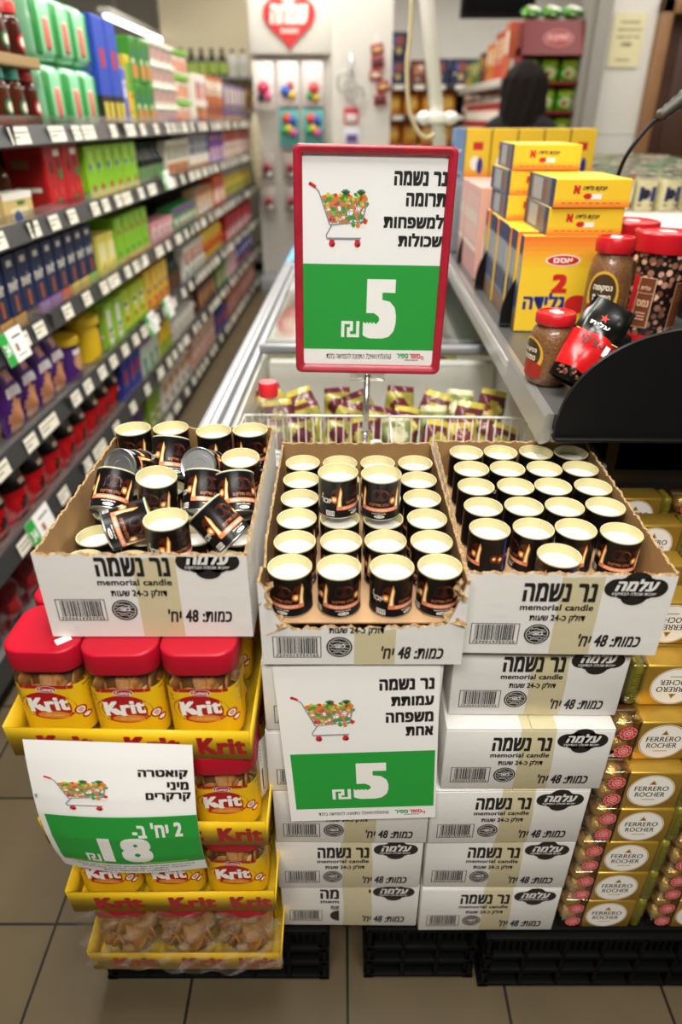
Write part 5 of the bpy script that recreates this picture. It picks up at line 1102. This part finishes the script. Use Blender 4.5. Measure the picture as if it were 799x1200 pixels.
tilt((-.141, .800, .942), (-.12, .66, .72), 22, 'leaning flame can with blue edge beside the torn tray, scattered pile')
tilt((-.268, .735, .936), (.80, .30, .15), 8, 'can lying sideways with lettering askew, scattered pile')
tilt((-.152, .727, .940), (-.66, .30, .62), 35, 'tilted can opening towards the big white candle, scattered pile')

# ------------------------------------------------------------------ cracker jars and their yellow trays
CLEARJ = clear('jar_plastic', (.95, .95, .94), .06, .06); LIDR = mat('lid_red', (.42, .005, .020), .38, spec=.3, bump=.05, bscale=300)
YEL = flat('e6b812', .4); DRED = flat('a8101c', .4)
def rsq(hw, rc, n=7, bul=0):
    pts = []
    for cx, cy, a0 in ((1, -1, -90), (1, 1, 0), (-1, 1, 90), (-1, -1, 180)):
        for k in range(n + 1):
            a = R(a0 + 90 * k / n); pts.append((cx * (hw - rc) + rc * math.cos(a), cy * (hw - rc) + rc * math.sin(a)))
    return pts
class Peri:                                  # arc length around the rounded square from the middle of its front
    def __init__(s, hw, rc):
        p = [Vector((a, b)) for a, b in rsq(hw, rc, 10)]; i = min(range(len(p)), key=lambda k: (abs(p[k].y + hw) > 1e-5, abs(p[k].x - (hw - rc))))
        p = [Vector((0, -hw))] + p[i:] + p[:i] + [Vector((0, -hw))]; s.p = p; s.l = [0]
        for a, b in zip(p, p[1:]): s.l.append(s.l[-1] + (b - a).length)
    def at(s, u):
        u %= s.l[-1]
        for k in range(len(s.p) - 1):
            if u <= s.l[k + 1]:
                a, b = s.p[k], s.p[k + 1]; d = b - a
                if d.length < 1e-9: continue
                q = a + d * ((u - s.l[k]) / d.length); d.normalize(); return q, Vector((d.y, -d.x))
        return s.p[-1], Vector((0, -1))
JW, JR = .0452, .022
def cracker_jar():
    o = empty('cracker_jar')
    b = MB(); b.loft([[(x, y, z) for x, y in rsq(w, r)] for z, w, r in ((.001, JW - .006, JR - .004), (.004, JW - .001, JR), (.010, JW, JR), (.118, JW, JR), (.126, JW - .003, JR), (.130, JW - .006, JR - .003), (.134, JW - .006, JR - .003))], 0, False)
    b.build('jar_body', CLEARJ, o)
    l = MB(); lw = .0468; l.loft([[(x, y, z) for x, y in rsq(w, r, 8)] for z, w, r in ((.130, lw - .002, .024), (.129, lw - .0005, .025), (.131, lw, .025), (.1585, lw - .0002, .025), (.1603, lw - .0008, .0247), (.1613, lw - .0025, .0235), (.1616, lw - .006, .021), (.1616, lw - .03, .010))], 0, True); l.build('lid', LIDR, o, recalc=True)
    P = Peri(JW + .0005, JR); f = Flat(); mp = lambda u, v, q: (lambda t: (t[0].x + t[1].x * q, t[0].y + t[1].y * q, v))(P.at(u))
    f.rect(-.080, .080, .026, .107, 0, 0, 48, 4)
    f.rect(-.034, .034, .1015, .107, 1, .6, 24, 1); f.ell(0, .1005, .013, .0058, 1, .9); f.ring(0, .1005, .0118, .0128, 2, 1.2, 28, .42); f.text('Cuétara', -.0095, .0095, .0975, .1028, 2, 1.5, (.02, .01), res=2)
    f.ell(-.002, .0725, .0350, .0232, 1, .8, 36, R(-4)); f.ell(.003, .0570, .022, .0060, 3, 1.0, 28); f.text('mini crackers', -.009, .015, .0550, .0590, 4, 1.6, (.02, .01), res=1)
    f.text('Krit', -.0275, .0235, .0640, .0875, 2, 1.6, (.05, .03), .05, R(5)); f.poly([(-.0185, .0715), (-.0135, .0755), (.001, .0630), (-.005, .0610)], 2, 1.7)
    f.poly([(-.041, .099), (-.036, .094), (-.030, .0885), (-.038, .092)], 1, 1); f.poly([(-.040, .0905), (-.036, .0885), (-.032, .085), (-.038, .087)], 1, 1)
    f.ring(.0365, .0640, .0055, .0078, 1, 1, 22); f.ell(.0365, .0640, .0056, .0056, 2, .9, 18); f.ell(.0365, .0640, .003, .0042, 5, 1.3, 14); f.ell(.043, .053, .0065, .0055, 1, 1.1, 18); f.ell(.043, .053, .004, .003, 2, 1.4, 14)
    for k in range(6): f.rect(.052 + .002 * (k % 2), .066 - .003 * (k % 3), .0945 - k * .0045, .0955 - k * .0045, 6, 1, 4, 1)
    f.rect(.045, .060, .100, .1018, 6, 1, 4, 1)
    mb = MB(); f.emit(mb, mp, .00010); mb.build('label', [YEL, DRED, WHITE, flat('d8862c'), flat('e8c080'), flat('c8a890'), flat('6a5410')], o)
    # crackers packed behind the plastic
    c = MB(); rn = random.Random(11); i_ = JW - .005
    c.loft([[(x, y, z) for x, y in rsq(i_ - .010, .015, 4)] for z in (.004, .122)], 1, True)
    for k in range(80):
        z = .0225 + .086 * (k / 80) + rn.uniform(-.003, .003); side = k % 4; t = rn.uniform(-.021, .021); ax = Vector((0, -1, 0)) if rn.random() < .55 else Vector((rn.uniform(-1, 1), -.5, rn.uniform(-.6, .9)))
        M = Matrix.Rotation(math.pi / 2 * side, 4, 'Z') @ Matrix.Translation((t, -(i_ - .0105), z)) @ ax.normalized().to_track_quat('Z', 'Y').to_matrix().to_4x4()
        rr = .0175
        c.lathe([(0, -.0018), (rr * .95, -.0018), (rr, -.0006), (rr, .0006), (rr * .95, .0018), (rr * .4, .0022), (0, .0016)], 14, rn.choice([0, 0, 0, 2]), M)
    cr = c.build('crackers', [mat('cracker', (.52, .22, .045), .6, var=.35, vscale=120), flat('6a3c14'), mat('cracker_pale', (.62, .36, .12), .6, var=.25, vscale=120)], o); cr['kind'] = 'stuff'
    return o
JP = Proto(cracker_jar())
def krit_tray(W, D):
    o = MB(); h = .054; T = .0025
    o.box(-W / 2 + .0006, W / 2 - .0006, .0006, D - .0006, .0002, .0025); 
    o.loft([[(-W / 2, y, z), (W / 2, y, z), (W / 2, y + T, z), (-W / 2, y + T, z)] for y, z in ((.0, 0), (-.002, h * .6), (-.004, h))], 0)
    o.box(-W / 2, W / 2, D - T, D, 0, h * 1.2)
    for s in (-1, 1):
        x0 = s * W / 2; x1 = x0 - s * T
        o.loft([[(x0, y, 0), (x1, y, 0), (x1 + s * q, y, z), (x0 + s * q, y, z)] for y, z, q in ((0, h, .004), (D * .2, h * 1.1, .004), (D * .5, h * 1.3, .004), (D, h * 1.3, .004))], 0)
    t = o.build('yellow_tray', flat('dcb41a', .45), recalc=True)
    f = Flat()
    for u in (.24, .60, .90): f.text('Krit', W * (u - .115), W * (u + .115) if u < .9 else W * .985, .010, .044, 0, 1, (.05, .035), 0, R(2))
    mb = MB(); f.emit(mb, lambda u, v, q: (u - W / 2, -.0008 - .0042 * (v / h) - q, v), .0001); mb.build('printing', DRED, t)
    return t
KT = Proto(krit_tray(.306, .304)); LV = [.1705, .3362, .5015, .6675]
kx = [-.2515, -.2525, -.256, -.268]; ky = [.588, .589, .588, .598]
tl = ['bottom', 'second', 'third', 'top']
for k in range(4):
    KT((kx[k], ky[k], LV[k]), (0, 0, R([0, .4, -.4, -1.2][k])), 'yellow cardboard tray with red lettering, %s of the cracker tower counted upward' % tl[k], 'tray', 'cracker trays')
for k in range(4):
    for r_ in range(3):
        for c_ in range(3):
            x = kx[k] + (c_ - 1) * .0955 + rnd.uniform(-.0006, .0006); y = ky[k] + .056 + r_ * .0955 + (.006 if k == 3 and c_ == 0 else 0)
            J = JP if True else None
            back = 180 if k == 0 else 0
            o = JP((x, y, LV[k] + .0028), (0, 0, R(back + rnd.uniform(-3, 3))), 'red-lidded cracker jar%s, %s column, %s row deep, %s tray' % (' turned label inward' if k == 0 else '', cols[c_], ORD[r_], tl[k]), 'jar', 'cracker jars')
# small white stickers on a lid and the paper slip on the side
sk = MB().box(-.009, .009, -.0055, .0055, 0, .0004).build('lid_sticker', PAPER)
j = [o for o in bpy.data.objects if o.name.startswith('cracker_jar') and o.get('label', '').startswith('red-lidded cracker jar, first column, first row deep, top')][0]
sk.parent = j; sk.location = (.026, -.024, .1617); sk.rotation_euler = (0, 0, R(40))
# shrink film round the lower two layers
def film(u, v):
    x = kx[0] - .158 + .316 * u; z = .186 + .165 * v
    y = .588 + .003 * math.sin(7 * u + 3 * v) + .0025 * math.sin(23 * u + 11 * v) + .002 * math.sin(41 * u - 17 * v) - .006 * math.sin(math.pi * u) * (1 - v)
    return (x, y - .006, z - .02 * u * v)
fm = MB(); fm.surf(film, 90, 40, 0)
def film2(u, v):
    z = .176 + .30 * v; return (kx[0] + .160 + .003 * math.sin(9 * u + 13 * v), .59 + .26 * u, z)
o = fm.build('plastic_wrap', clear('shrink_film', (.95, .94, .92), .10, .12, bump=.8, bscale=28)); tag(o, 'torn clear plastic wrap around the bottom tray of cracker jars', 'plastic wrap')
# white slip stuck on the side of the third layer
sl = MB(); sl.surf(lambda u, v: (-.1005 - .018 * (1 - u) * (1 - u), .645 + .05 * u, .520 + .115 * v), 8, 4, 0); f = Flat()
for k in range(5): f.rect(.06 + .06, .9 - .1 * (k % 2), .9 - .06 * k, .915 - .06 * k, 1, 1)
f.rect(.15, .85, .12, .5, 1, 1); f.rect(.18, .82, .15, .47, 0, 2)
f.emit(sl, lambda u, v, q: (-.1005 - .018 * (1 - u) * (1 - u) + .0004 + q, .645 + .05 * u, .520 + .115 * v), .0002)
o = sl.build('paper_slip', [PAPER, BLACK]); tag(o, 'white printed slip stuck on the side of the cracker tower', 'paper slip')

# ------------------------------------------------------------------ gold chocolate boxes
GOLD = mat('gold_sleeve', (.50, .30, .04), .34, .6, var=.12, vscale=25); FOIL = mat('gold_foil', (.66, .42, .12), .35, .75, bump=1.0, bscale=160)
CLB = clear('choc_box_plastic', (.96, .95, .92), .07, .05)
BX, BH, BD_ = .1465, .0770, .042
def choc_box(full=True):
    o = MB().rbox(-BX / 2, BX / 2, -BD_ / 2, BD_ / 2, -BH / 2, BH / 2, .007, 0, 3).build('chocolate_box', CLB)
    MB().rbox(-BX / 2 + .002, BX / 2 - .002, .004, BD_ / 2 - .001, -BH / 2 + .002, BH / 2 - .002, .005, 0, 2).build('inner_tray', flat('5a3a12', .35), o)
    s = MB(); sl, sr = -.034, .050; s.rbox(sl, sr, -BD_ / 2 - .0006, BD_ / 2 + .0002, -BH / 2 - .0005, BH / 2 + .0005, .0045, 0, 3); sv_ = s.build('gold_sleeve', GOLD, o)
    f = Flat(); f.ell(.004, 0, .0345, .0345, 1, 1, 40); f.ring(.004, 0, .0325, .0335, 3, 2, 40)
    f.text('FERRERO', -.021, .029, .0005, .0105, 2, 2, (.02, .0)); f.text('ROCHER', -.018, .026, -.0125, -.0025, 2, 2, (.02, .0))
    f.poly([(-.0015, .014), (.0095, .014), (.004, .0235)], 3, 2); f.poly([(.0015, .0155), (.0065, .0155), (.004, .020)], 4, 3); f.rect(-.006, .014, -.0195, -.018, 3, 2)
    for k in range(11): f.rect(.053, .0665 - .003 * (k % 3), .027 - k * .005, .0285 - k * .005, 6, 2)
    f.rect(-.0375, -.0345, -.04, .04, 7, 0)
    mb = MB(); f.emit(mb, face_fn((0, -BD_ / 2 - .0007, 0), (1, 0, 0), (0, 0, 1)), .00012)
    ss = MB(); ss.rbox(.0515, .0685, -BD_ / 2 - .0004, BD_ / 2 - .002, -BH / 2 - .0003, BH / 2 + .0003, .006, 0, 2); ss.build('sticker', flat('7c7420', .3), o)
    mb.build('front_print', [GOLD, flat('f4f0e6', .4), flat('3a2416'), flat('b8862c', .35), flat('7a4a14'), flat('5a5a1c', .4), flat('3a3c14'), flat('2c1a0c')], o)
    if full:
        for z in (-.0185, .0185):
            c = MB()
            M = Matrix.Translation((-.0535, -.001, z))
            vs = []; rn = random.Random(4)
            N1, N2 = 20, 12
            def sp(u, v):
                a, b = u * 2 * math.pi, (v - .5) * math.pi; r = .0168 * (1 + .045 * math.sin(9 * a + 5 * b) * math.cos(b) + .03 * math.sin(17 * a - 7 * b))
                return (r * math.cos(b) * math.cos(a), r * math.cos(b) * math.sin(a), r * math.sin(b))
            c.surf(sp, N1, N2, 0, True, M); ch = c.build('chocolate', FOIL, o)
            g = Flat(); g.ell(0, 0, .0135, .0135, 0, 1, 26); g.ring(0, 0, .0118, .0122, 1, 2, 26); g.ring(0, 0, .0062, .0070, 1, 2, 22); g.ell(0, 0, .0062, .0062, 2, 1.5, 20); g.path([(-.003, -.0005), (0, .003), (.0035, .001), (.001, -.003), (-.003, -.0005)], .0009, 1, 2.5)
            for k in range(10): a = 2 * math.pi * k / 10; g.rect(.0098 * math.cos(a) - .0007, .0098 * math.cos(a) + .0007, .0098 * math.sin(a) - .0006, .0098 * math.sin(a) + .0006, 1, 2)
            mb = MB(); g.emit(mb, face_fn((-.0495, -BD_ / 2 - .0004, z - .001), (1, 0, 0), (0, 0, 1)), .00008); mb.build('seal', [flat('c8141c', .4), flat('f4ece4'), flat('d8504c')], ch)
    return o
CF = Proto(choc_box(True)); CHD = Proto(choc_box(False))
YF = [.676, .676, .677, .678, .681, .704, .735, .778]; LEV = .0782
def choc(k, c_, y, deep, P, dx=0, flip=None):
    x = .4515 + .1495 * c_ + rnd.uniform(-.003, .003) - .002 * (k < 3) + dx; flip = k >= 6 if flip is None else flip
    lab = 'gold chocolate box%s, %s layer up, %s column from the candle cartons, %s deep' % (' inverted' if flip else '', ORD[k], ORD[c_], ORD[deep])
    P((x, y, .1708 + BH / 2 + LEV * k), (0, R(180) if flip else 0, R(rnd.uniform(-.8, .8))), lab, 'chocolate box', 'gold chocolate boxes')
for c_ in range(2):
    for k in range(8): choc(k, c_, YF[k], 0, CF, [0, 0, 0, 0, .003, .010, .030, .020][k])
    for k in range(6): choc(k, c_, YF[k] + .0435, 1, CHD, [0, 0, 0, 0, .003, .010][k])
    choc(6, c_, .779, 1, CHD, .03)
    for d, (y, dx) in enumerate(((.868, .025), (.985, .068), (1.078, .072))): choc(7, c_, y, d + 1, CF, dx, False)
o = MB().rbox(0, .295, 0, .280, 0, .545, .003).build('shipping_carton', KRAFT); o.location = (.455, .825, .1705); tag(o, 'plain brown shipping carton behind the chocolate boxes', 'carton')

# ------------------------------------------------------------------ price sheets and the framed sign
def cart(f, x0, y0, s, m):        # m: red, steel, orange, green, yellow, dark, white
    P = lambda a, b: (x0 + a * s, y0 + b * s)
    rn = random.Random(9)
    for k in range(190):
        a, b = rn.uniform(.24, .97), rn.uniform(.36, .80)
        if a < .24 + (.8 - b) * .3 or b < .34 + .12 * (1 - a): continue
        f.ell(*P(a, b), rn.uniform(.035, .065) * s, rn.uniform(.028, .05) * s, rn.choice([m['or'], m['gr'], m['ye'], m['re'], m['gr'], m['or'], m['wh'], m['lg']]), 1 + k * .004, 10, rn.random() * 3)
    for k in range(16):
        a = .28 + .68 * k / 16; b = .80 + .04 * math.sin(k * 2.2); f.ell(*P(a, b), .035 * s, .028 * s, [m['or'], m['ye'], m['gr'], m['lg'], m['re']][k % 5], 1.8, 10, k)
    for a in (.62, .88):
        for t in range(5): an = R(40 + 25 * t); f.line(P(a, .83), P(a + .09 * math.cos(an), .83 + .09 * math.sin(an)), .025 * s, m['dg'], 1.9)
    st = m['st']; w = .012 * s
    f.path([P(.10, .95), P(.17, .88), P(.36, .36), P(.92, .42), P(.98, .72)], w * 1.6, st, 2.4)
    for k in range(5): f.line(P(.23 + .025 * k, .75 - .085 * k), P(.975 - .012 * k, .72 - .065 * k), w * .8, st, 2.3)
    for k in range(11): f.line(P(.26 + .07 * k, .75), P(.36 + .056 * k, .37 + .0055 * k), w * .6, st, 2.3)
    f.path([P(.40, .37), P(.30, .20), P(.31, .15), P(.90, .155)], w * 1.6, st, 2.4); f.line(P(.31, .13), P(.88, .135), w, st, 2.4)
    f.line(P(.02, 1.0), P(.12, .94), .05 * s, m['re'], 2.6); f.ell(*P(.03, .99), .03 * s, .03 * s, m['re'], 2.6, 12)
    for a in (.40, .84): f.ell(*P(a, .06), .055 * s, .055 * s, m['re'], 2.4, 16); f.ell(*P(a + .015, .04), .022 * s, .025 * s, m['dk'], 2.7, 12); f.rect(*sorted((P(a - .04, 0)[0], P(a + .04, 0)[0])), P(0, .09)[1], P(0, .13)[1], m['re'], 2.5)
SHM = [PAPER, GREEN, INK, flat('d8242c'), flat('8c9094'), flat('e8802c'), flat('3f9a30'), flat('e8c83c'), flat('26241f'), flat('8cc848'), flat('1f6a28'), flat('f8f6f0')]
MI = dict(re=3, st=4, gr=6, ye=7, dk=8, lg=9, dg=10, wh=11); MI['or'] = 5
def logo(f, u0, u1, v0, v1):
    w = u1 - u0; f.text('סופר', u0 + w * .48, u0 + w * .88, v0 + (v1 - v0) * .3, v1, 3, 2, (.05, .03), res=2); f.text('ספיר', u0, u0 + w * .44, v0 + (v1 - v0) * .3, v1, 1, 2, (.05, .03), res=2)
    f.ring(u0 + w * .945, (v0 + v1) / 2, w * .028, w * .055, 3, 2, 20); f.ell(u0 + w * .98, v0 + (v1 - v0) * .2, w * .03, w * .018, 1, 3, 12, .5); f.rect(u0 + w * .3, u0 + w * .8, v0, v0 + (v1 - v0) * .14, 4, 2)
A4W, A4H = .21, .297
def shekel5(f, W, H, g0, g1, n0, n1, big, sk):
    f.rect(*g0, H * (1 - g1[1]), H * (1 - g1[0]), 1, 1, 1, 14)
def sheet_front(title, lines, green, five, shek, crt, foot, mb, fn, logo_=True, W=A4W, H=A4H, extra=None, eps=.00012):
    f = Flat(); V = lambda t: (1 - t) * H; U = lambda t: t * W
    f.rect(U(green[0]), U(green[1]), V(green[3]), V(green[2]), 1, 1, 24, 40)
    for t, (a, b, c, d) in zip(title, lines): f.text(t, U(a), U(b), V(d), V(c), 2, 1, (.056, .036))
    cart(f, U(crt[0]), V(crt[3]), 1.0 * U(crt[1] - crt[0]), MI)
    if five: f.text(five[0], U(five[1]), U(five[2]), V(five[4]), V(five[3]), 11, 2, (.085, .04))
    def sh(a, b, c, d, m):        # shekel sign drawn with strokes
        a, b, c, d = U(a), U(b), V(d), V(c); w = (b - a); t = w * .17; h = d - c
        f.rect(a, a + t, c, d, m, 2); f.rect(a, a + w * .62, d - t, d, m, 2.2); f.rect(a + w * .48, a + w * .48 + t, c + h * .38, d, m, 2.4)
        f.rect(b - t, b, c, d, m, 2.1); f.rect(b - w * .68, b, c, c + t, m, 2.3); f.rect(b - w * .68, b - w * .68 + t, c, d - h * .38, m, 2.5)
    if shek: sh(*shek, 11)
    if extra: extra(f, U, V)
    if foot: f.text('7290019750765 התמונה להמחשה בלבד.', U(foot[0]), U(foot[1]), V(foot[3]), V(foot[2]), 8, 1, (.02, .01), res=1)
    if logo_: logo(f, U(.72), U(.93), V(.972), V(.935))
    f.emit(mb, fn, eps)
# framed sign on its pole
sg = tag(empty('sign_stand', (.052, 1.062, .86)), 'red framed price sign on a thin pole above the candle trays', 'sign')
FRM = mat('frame_red', (.36, .012, .028), .35, var=.2, vscale=30)
zc = 1.182 - .86; fw, fh = .230, .324
def rrect(w, h, r, n=6):
    p = []
    for sx, sy, a0 in ((1, 1, 0), (-1, 1, 90), (-1, -1, 180), (1, -1, 270)):
        p += [(sx * (w / 2 - r) + r * math.cos(R(a0 + 90 * k / n)), sy * (h / 2 - r) + r * math.sin(R(a0 + 90 * k / n))) for k in range(n + 1)]
    return p
TZ = R(.8)
fb_ = MB(); rings = []
for w, h, r, y in ((fw - .025, fh - .025, .004, -.001), (fw - .022, fh - .022, .005, -.008), (fw - .016, fh - .016, .006, -.0075), (fw - .012, fh - .012, .007, -.0095), (fw - .003, fh - .003, .009, -.0095), (fw, fh, .010, -.007), (fw, fh, .010, .003), (fw - .004, fh - .004, .009, .005), (fw - .025, fh - .025, .004, .005)):
    rings.append([(x, y, z + zc) for x, z in rrect(w, h, r)])
fb_.loft(rings, 0, False); fr_ = fb_.build('frame', FRM, sg, recalc=True)
mb = MB(); mb.box(-A4W / 2 + .001, A4W / 2 - .001, -.001, .003, zc - A4H / 2 - .0015, zc + A4H / 2 + .0015, 0)
W_, H_2 = fw - .025 + .001, fh - .025 + .001
fn_ = face_fn((-W_ / 2, -.0012, zc - H_2 / 2), (1, 0, 0), (0, 0, 1))
sheet_front(('נר נשמה', 'תרומה', 'למשפחות', 'שכולות'), ((.635, 1.0, .065, .128), (.725, 1.0, .157, .218), (.575, .998, .252, .316), (.685, .998, .338, .400)), (.0, 1.0, .488, .916), ('5', .452, .70, .557, .857), (.288, .425, .768, .852), (.045, .46, .13, .41), (.17, .68, .936, .968), mb, fn_, W=W_, H=H_2)
o = mb.build('price_sheet', SHM, sg)
MB().box(-W_ / 2, W_ / 2, -.0040, -.0034, zc - H_2 / 2, zc + H_2 / 2).build('cover', clear('sign_cover', (.97, .975, .98), .03, .06), sg)
cl = MB(); cl.rbox(-.028, .028, -.006, .006, zc - fh / 2 - .014, zc - fh / 2 + .006, .002); cl.build('clip', clear('clip_plastic', (.88, .88, .85), .15, .1), sg)
po = MB(); po.tube([(0, .0, .004), (0, 0, zc - fh / 2 - .004)], .0052, 14); po.tube([(0, 0, .05), (0, 0, .056)], .0075, 14); po.build('pole', mat('pole_chrome', (.66, .66, .64), .2, .9), sg)
ba = MB(); ba.rbox(-.05, .05, -.022, .022, .006, .0105, .002); ba.build('base_plate', STEEL, sg); sg.rotation_euler = (R(-1.0), R(1.0), 0)
sg.location = (.040, 1.062, .865)
# paper sheet on the middle cartons
mb = MB(); mb.box(0, A4W, 0, .0004, 0, A4H, 0)
sheet_front(('נר נשמה', 'עמותת', 'משפחה', 'אחת'), ((.635, .968, .085, .152), (.705, .968, .188, .245), (.67, .968, .282, .345), (.795, .968, .372, .430)), (.045, .985, .528, .912), ('5', .445, .68, .60, .848), (.30, .425, .775, .845), (.085, .475, .17, .45), (.19, .68, .937, .963), mb, front_fn(0, -.0001, 0))
f = Flat(); o = mb.build('price_sheet', SHM); o.rotation_euler = (R(-.8), R(-2.6), 0); o.location = (-.0725, .6325, .4895); tag(o, 'flat paper price sheet for five shekels taped on the middle cartons', 'price sheet')
# curling sheet on the cracker trays
prof = [(.0, .589, .716), (.15, .5835, .687), (.30, .5785, .657), (.45, .5735, .627), (.60, .5695, .596), (.75, .5690, .548), (.88, .573, .502), (1.0, .583, .450)]
def curl(u, v, q):
    t = 1 - v / A4H; t = min(max(t, 0), 1)
    for (a, y0, z0), (b, y1, z1) in zip(prof, prof[1:]):
        if t <= b + 1e-9:
            k = (t - a) / (b - a); y, z = y0 + (y1 - y0) * k, z0 + (z1 - z0) * k; break
    x = -.394 + u * .995 - .004 * t
    y += -.006 * math.sin(math.pi * u / A4W) * t + .014 * (1 - u / A4W) ** 3 * t ** 2 - .004
    z += .012 * (u / A4W) * t - .010 * (u / A4W) * (1 - t)
    d = Vector((0, -.97, -.2)); return (x + d.x * q, y + d.y * q, z + d.z * q)
mb = MB(); mb.surf(lambda u, v: curl(u * A4W, v * A4H, 0), 24, 60, 0)
def ex(f, U, V):
    f.text("2 יח' ב-", U(.585), U(.90), V(.735), V(.635), 11, 2, (.05, .03)); f.text('18', U(.345), U(.685), V(.905), V(.735), 11, 2, (.06, .03))
    for k in range(2): f.rect(U(.1 + .5 * (k == 1)), U(.35 + .55 * (k == 1)), V(.917), V(.908), 9, 2, 4, 1)
    for k, (a, b) in enumerate(((.1, .93), (.16, .9), (.3, .75))): f.text(['לפרטים נוספים ומחירים ליחידה ראו במדף', 'המבצע בתוקף עד גמר המלאי במחסנים', 'התמונה להמחשה בלבד'][k], U(a), U(b), V(.948 + .016 * k), V(.937 + .016 * k), 8, 1, (.01, .01), res=1)
    f.text('4817', U(.012), U(.03), V(.46), V(.425), 8, 1, (.02, .02), 0, 0, 1)
sheet_front(('קואטרה', 'מיני', 'קרקרים'), ((.665, .965, .205, .285), (.835, .965, .305, .375), (.70, .975, .395, .475)), (.045, 1.0, .60, .925), None, (.235, .33, .85, .905), (.09, .47, .165, .54), None, mb, lambda u, v, q: curl(u, v, q + .0006), False, extra=ex, eps=.0006)
o = mb.build('price_sheet', SHM); tag(o, 'curling paper price sheet for eighteen shekels hung on the cracker trays', 'price sheet')
